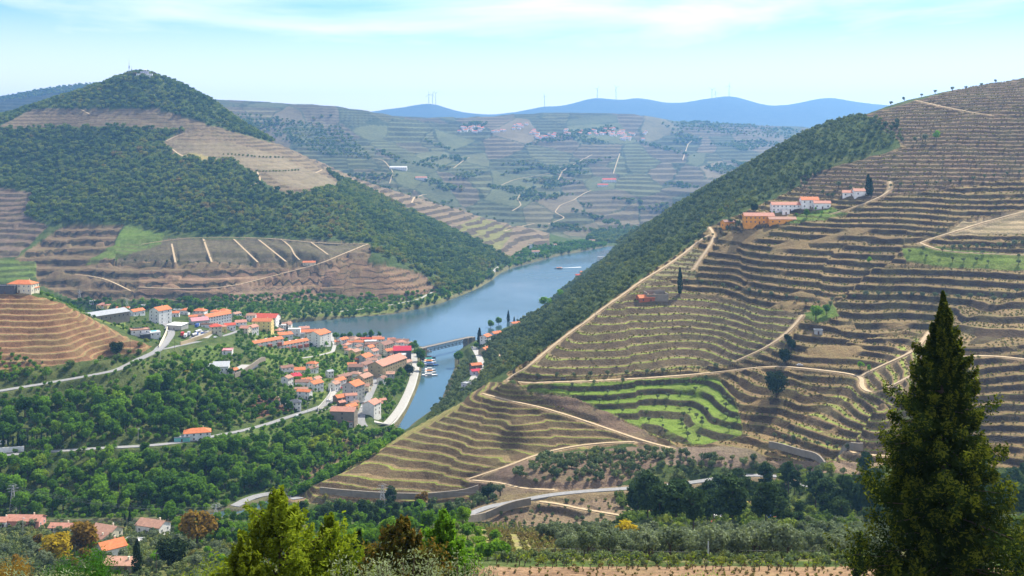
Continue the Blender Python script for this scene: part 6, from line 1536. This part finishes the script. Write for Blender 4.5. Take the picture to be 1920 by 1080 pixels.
# ---------------------------------------------------------------- foreground plants at the foot of the viewpoint
def stand(x, ytop, Y):
    """foot of a plant at distance Y (units) whose tip reaches photograph height ytop -> (foot, height in metres)"""
    X = (x - XC) / F * Y; z = float(zat(X, Y)[0]) - .3
    return Vector((X * S, Y * S, z * S)), (zof(ytop, Y) - z) * S
def conifer(name, label, x, ytop, Y, prof, nbr, nsp, blade, mats, cat_="conifer", up=.15, droop=.25, tmin=.0, tr=.018):
    p, H = stand(x, ytop, Y)
    r_ = empty(name, p, 0, label, cat_)
    n_ = nbr; t = tmin + (1 - tmin) * (rng.random(n_) ** .9); a = rng.uniform(0, 6.283, n_)
    lump = 1 + .24 * np.sin(a * 2 + t * 17) + .17 * np.sin(a * 5 - t * 41) + .12 * np.sin(a * 3 + t * 77)
    L = np.array([prof(v) for v in t]) * lump * rng.uniform(.55, 1.22, n_)
    # sprays along each branch
    k = np.repeat(np.arange(n_), nsp); s = rng.uniform(.12, 1, len(k)) ** .7
    d = np.stack([np.cos(a[k]), np.sin(a[k]), 0 * s], 1); side = np.stack([-np.sin(a[k]), np.cos(a[k]), 0 * s], 1)
    l_ = L[k][:, None] * s[:, None]
    pos = d * l_ + side * (rng.normal(size=len(k)) * .17)[:, None] * L[k][:, None] * (1.25 - s[:, None])
    pos[:, 2] = t[k] * H + L[k] * (up * s - droop * np.sin(s * 2.6)) + rng.normal(size=len(k)) * .09 * (1 + L[k] * .3)
    nrm = np.stack([d[:, 0] * .4, d[:, 1] * .4, np.ones(len(k)) * .9], 1)
    V, Q = leaves(pos, nrm, blade * rng.uniform(.6, 1.4, len(k)), .7, .42)
    mi = (s + rng.normal(size=len(k)) * .12 > .93).astype(int)
    o = bpy.data.objects.new("crown", mesh_from("crown", V, Q, mats, mi)); o.parent = r_; C.objects.link(o)
    seg = [((0,0,-1),(0,0,H*.5),H*tr,H*tr*.6),((0,0,H*.5),(0,0,H*.985),H*tr*.6,.015)]
    for j in range(0, n_, 2):
        q0 = np.array((0, 0, t[j] * H)); q1 = q0 + np.array((math.cos(a[j]) * L[j] * .8, math.sin(a[j]) * L[j] * .8, L[j] * (up * .8 - droop * math.sin(2.1))))
        seg.append((q0, q1, .018 + .012 * L[j], .008))
    V, Q = tubes(seg, 5)
    o = bpy.data.objects.new("trunk", mesh_from("trunk", V, Q, [M['bark']])); o.parent = r_; C.objects.link(o)
    return r_
M['bronze'] = foliage("sprays_bronze", [(0,(.07,.075,.016)),(.6,(.13,.11,.02)),(1,(.20,.13,.025))], .35)
def big(t):     # half width against height of the great conifer
    return float(np.interp(t, [0, .3, .52, .62, .74, .83, .90, .96, 1.0], [3.5, 3.4, 3.2, 2.8, 2.05, 1.25, .62, .25, .04]))
conifer("giant_conifer", "very tall dark green conifer towering in front of the terraces", 1768, 556, 60, big, 700, 330, .155, [M['conif'], M['coniftip']], up=.22, droop=.2, tmin=.18)
for (x, yt, Y, lab, sc_) in ((1612,1000,118,"small yellow-green conifer at the foot of the giant one",1.9),(1905,1010,80,"yellow-green conifer right of the giant one",1.8)):
    conifer("young_conifer", lab, x, yt, Y, lambda t: sc_ * (1.05 - t) ** .7, 120, 60, .22, [M['conif'], M['lime']], up=.35, droop=.1, tmin=.55)
def broadc(w_): return lambda t: w_ * float(np.interp(t, [0, .45, .7, .86, 1], [1.0, 1.05, .8, .5, .06]))
conifer("lime_cypress", "spreading yellow-green cypress at the bottom beside the valley road bend", 525, 926, 48, broadc(2.6), 170, 150, .15, [M['lime'], M['lime']], "cypress", up=.45, droop=.12, tmin=.42)
conifer("lime_cypress", "lower shoulder of yellow-green cypress left of the taller one", 455, 1012, 46, broadc(1.6), 90, 130, .15, [M['lime'], M['lime']], "cypress", up=.4, droop=.1, tmin=.5)
conifer("lime_cypress", "right-hand yellow-green cypress with arching sprays", 618, 972, 50, broadc(1.9), 110, 130, .15, [M['lime'], M['lime']], "cypress", up=.4, droop=.15, tmin=.5)
conifer("bronze_cypress", "bronze green drooping cypress in the middle foreground", 755, 975, 62, broadc(3.0), 200, 130, .17, [M['bronze'], M['rust']], "cypress", up=.3, droop=.2, tmin=.45)
conifer("green_cypress", "vivid green soft cypress right of the bronze one", 832, 962, 66, broadc(2.0), 260, 110, .17, [M['broad'], M['bright']], "cypress", up=.3, droop=.15, tmin=.45)
conifer("green_cypress", "dark green cypress leaning left of the bronze one", 672, 1000, 72, broadc(2.2), 200, 90, .18, [M['pine'], M['broad']], "cypress", up=.3, droop=.15, tmin=.5)
M['silver'] = foliage("leaves_silver_olive", [(0,(.17,.21,.12)),(1,(.30,.34,.22))], .3)
M['glossy'] = foliage("leaves_glossy_green", [(0,(.025,.085,.012)),(1,(.06,.15,.02))], .3)
def twiggy(name, label, x, ytop, Y, w_, n_, leaf, mat, cat_="olive tree", nb=60):
    p, H = stand(x, ytop, Y); r_ = empty(name, p, 0, label, cat_)
    base = np.array((0, 0, H * .35)); seg, P_, D_ = [((0,0,-.5),tuple(base),.14,.1)], [], []
    top = H - .0
    for _ in range(nb):
        a = rng.uniform(0, 6.283); rr = w_ * rng.uniform(.15, 1) ** .6; e = np.array((math.cos(a) * rr, math.sin(a) * rr, H - rng.uniform(0, 1) * w_ * .9 - (rr / w_) ** 2 * w_ * .7))
        seg.append((base, e, .035, .006)); dirv = unit(e - base)
        s = rng.uniform(.45, 1.02, n_ // nb)[:, None]
        P_.append(base + (e - base) * s + rng.normal(size=(n_ // nb, 3)) * .09 * w_); D_.append(np.repeat(dirv[None], n_ // nb, 0))
    V, Q = leaves(np.concatenate(P_), np.concatenate(D_), leaf, 1.2, .3)
    o = bpy.data.objects.new("crown", mesh_from("crown", V, Q, [mat])); o.parent = r_; C.objects.link(o)
    V, Q = tubes(seg, 4); o = bpy.data.objects.new("trunk", mesh_from("trunk", V, Q, [M['bark']])); o.parent = r_; C.objects.link(o)
twiggy("olive_tree", "silvery olive twigs at the bottom edge below the bronze cypress", 760, 1022, 30, 1.2, 11000, .075, M['silver'])
twiggy("olive_tree", "silvery olive crown at the bottom edge left of the brown vine row", 872, 1030, 34, 1.0, 7000, .075, M['silver'])
twiggy("olive_tree", "silvery olive crown at the bottom below the lime cypress", 668, 1035, 30, 1.0, 7000, .075, M['silver'])
twiggy("olive_tree", "silver-green olive twigs at the bottom left corner", 85, 1042, 34, 1.3, 14000, .085, M['silver'])
twiggy("dark_bush", "glossy dark green bush beside the nearest orange roof", 155, 1028, 90, 2.9, 30000, .19, M['glossy'], "bush", 110)
twiggy("orange_bush", "orange-leaved bush at the left edge", 2, 1036, 120, 2.6, 16000, .2, M['rust'], "bush")
twiggy("bright_bush", "feathery bright green bush at the bottom edge before the vines", 1325, 1062, 110, 2.6, 9000, .15, M['bright'], "bush")
twiggy("bright_bush", "bright green bush under the right side of the giant conifer", 1895, 1040, 95, 3.0, 9000, .15, M['bright'], "bush")
twiggy("bright_bush", "low bright green bush under the lime cypress", 395, 1046, 80, 2.8, 20000, .15, M['lime'], "bush")
# near vine row: gnarled stumps with the first leaves, posts and wires
vleaf = M['lime']
VP = []
for _ in range(5):
    seg = [((0,0,-.1),(.05,.03,.45),.06,.05),((.05,.03,.45),(-.25,0,.75),.045,.02),((.05,.03,.45),(.3,.05,.8),.045,.02),((.3,.05,.8),(.38,.02,1.05),.02,.01),((-.25,0,.75),(-.32,0,1.0),.02,.01)]
    tv, tq = tubes(seg, 5); P_ = np.array([(-.3,0,1.0),(.36,0,1.05),(.1,0,.8)])[rng.integers(0, 3, 18)] + rng.normal(size=(18, 3)) * .13
    lv, lq = leaves(P_, rng.normal(size=(18, 3)), .15)
    VP.append((mesh_from("vine_stump", tv, tq, [M['bark']]), mesh_from("vine_leaves", lv, lq, [vleaf])))
VG2 = "vine stocks in the near rows"
for rowy, Yv, n_ in ((1072, 222, 40), (1062, 232, 40)):
    for i in range(n_):
        x = 925 + (1625 - 925) * (i + rng.uniform(.2, .8)) / n_; X = (x - XC) / F * Yv; z = float(zat(X, Yv)[0])
        r_ = empty("vine", (X * S, Yv * S, z * S), rng.uniform(-.4, .4), "gnarled vine stock with its first green leaves in the near row", "vine", VG2)
        r_.scale = [rng.uniform(1.1, 1.6)] * 3; a, b = VP[i % 5]
        for nm_, me in (("vine_stock", a), ("leaves", b)):
            o = bpy.data.objects.new(nm_, me); o.parent = r_; C.objects.link(o)
PG = "thin fence posts above the near vines"; pts_ = []
for i in range(16):
    x = 1000 + i * 42; Yf = 262; X = (x - XC) / F * Yf; z = float(zat(X, Yf)[0]); pts_.append(Vector((X * S, Yf * S, z * S + 1.7)))
    V, Q = tubes([((0,0,-.3),(0,0,1.9),.05,.045)], 6); o = bpy.data.objects.new("fence_post", mesh_from("fence_post", V, Q, [STEEL])); o.location = (X * S, Yf * S, z * S); C.objects.link(o)
    tag(o, "thin dark post of the wire fence above the near vines", "post", PG)
V, Q = tubes([(pts_[j], pts_[j+1], .02, .02) for j in range(15)] + [(pts_[j] - Vector((0,0,.7)), pts_[j+1] - Vector((0,0,.7)), .02, .02) for j in range(15)], 3)
o = bpy.data.objects.new("fence_wire", mesh_from("fence_wire", V, Q, [STEEL])); C.objects.link(o); tag(o, "dark wires strung between the thin fence posts", "wire")
# vines on the terraces: small bushes along the rows, too many to count
fr3 = PH - np.floor(PH)
def vinemass(poly, y0, y1, n_, name, label, sc, kind='tuft'):
    xs = [p[0] for p in poly]; ys_ = [p[1] for p in poly]
    m_ = (YY >= y0) & (YY <= y1) & (PX >= min(xs)) & (PX <= max(xs)) & (PY >= min(ys_)) & (PY <= max(ys_)) & (stb > .5) & (fr3 < 1 - rf - .04) & ~BLOCK & ((rows > .15) | (YY < 800 * 0))
    m_ &= (np.abs((PH * 7) % 1 - .25) < .22)
    I, J = np.nonzero(m_); k = inpoly(PX[I, J], PY[I, J], poly); I, J = I[k], J[k]
    a = AREA[I, J]; ch = rng.choice(len(I), min(n_, len(I) * 3), p=a / a.sum())
    Y = YY[I[ch], J[ch]] + (rng.random(len(ch)) - .5) * dY[I[ch]] * .4; X = (UU[I[ch], J[ch]] + (rng.random(len(ch)) - .5) * dU[J[ch]]) * Y
    z = zat(X, Y); mass(name, label, np.c_[X * S, Y * S, z * S], rng.uniform(*sc, len(X)), kind)
M['vine'] = foliage("leaves_vine", [(0,(.17,.12,.06)),(.5,(.20,.17,.07)),(1,(.20,.24,.05))], .25, .02)
mk('vinetuft', M['vine'], 3, lambda: crown_broad(4, 26, .42, c=(0,0,.45), rad=(.4,.4,.2), fr=.25), lambda: tubes([((0,0,-.1),(0,0,.4),.07,.05)], 3))
tf = scatter([(880,1062),(1700,1062),(1700,1090),(880,1090)], 205, 250, 1.7)
mass("grass_tufts", "dry and green weeds on the brown soil between the near vines", tf, rng.uniform(.25, .7, len(tf)), 'vinetuft')
vinemass([(950,700),(1040,640),(1290,462),(1400,395),(1540,330),(1700,275),(1640,215),(1925,130),(1925,870),(1650,875),(1440,865),(1380,840),(1200,836)], 640, 1520, 9000, "hill_vines", "rows of bare vines planted along the hillside terraces", (.8, 1.3), 'vinetuft')
rw_ = []
for k in range(11):
    a_, b_ = hit(884 + 9 * k, 984 - .3 * k, 300), hit(948 + 13 * k, 1057 - 2.5 * k, 300)
    L_ = math.hypot(a_[0] - b_[0], a_[1] - b_[1]) * S
    for t in np.arange(0, 1, 1.3 / L_): rw_.append((a_[0] + (b_[0] - a_[0]) * t + rng.normal() * .1, a_[1] + (b_[1] - a_[1]) * t))
rw_ = np.array(rw_); zz_ = zat(rw_[:, 0], rw_[:, 1])
mass("small_vineyard", "thin rows of young vines in the small striped vineyard", np.c_[rw_ * S, zz_ * S], rng.uniform(1.1, 1.7, len(rw_)), 'vinetuft')
tf = scatter([(930,1044),(1660,1040),(1660,1062),(930,1064)], 225, 300, 2.6)
mass("weeds", "green weeds and low bushes behind the near vine rows", tf, rng.uniform(.8, 2.4, len(tf)), 'farscrub')
vinemass([(530,915),(600,868),(680,812),(850,728),(950,715),(1200,828),(895,925),(600,930)], 740, 1060, 2500, "spur_vines", "rows of young vines along the curved spur terraces", (.8, 1.4), 'vinetuft')
HAZE_D, HAZE_C = 0.88e-4, (.22, .51, 1.0, 1)
# ---------------------------------------------------------------- haze
bpy.ops.mesh.primitive_cube_add(size=1)
hz = bpy.context.object; hz.name = "haze"; hz['kind'] = 'stuff'
x0, x1, y0, y1, z0, z1 = -9200, 9200, -20, 13600, -6, 880
hz.scale = (x1 - x0, y1 - y0, z1 - z0); hz.location = ((x0 + x1) / 2, (y0 + y1) / 2, (z0 + z1) / 2)
hm = bpy.data.materials.new("haze"); hm.use_nodes = True; nt = hm.node_tree; nt.nodes.clear()
pv = N(nt, 'ShaderNodeVolumePrincipled', i_Density=HAZE_D, i_Anisotropy=.45)
pv.inputs['Color'].default_value = HAZE_C
o_ = N(nt, 'ShaderNodeOutputMaterial'); nt.links.new(pv.outputs[0], o_.inputs['Volume'])
hz.data.materials.append(hm)
print("objects", len(scene.objects))
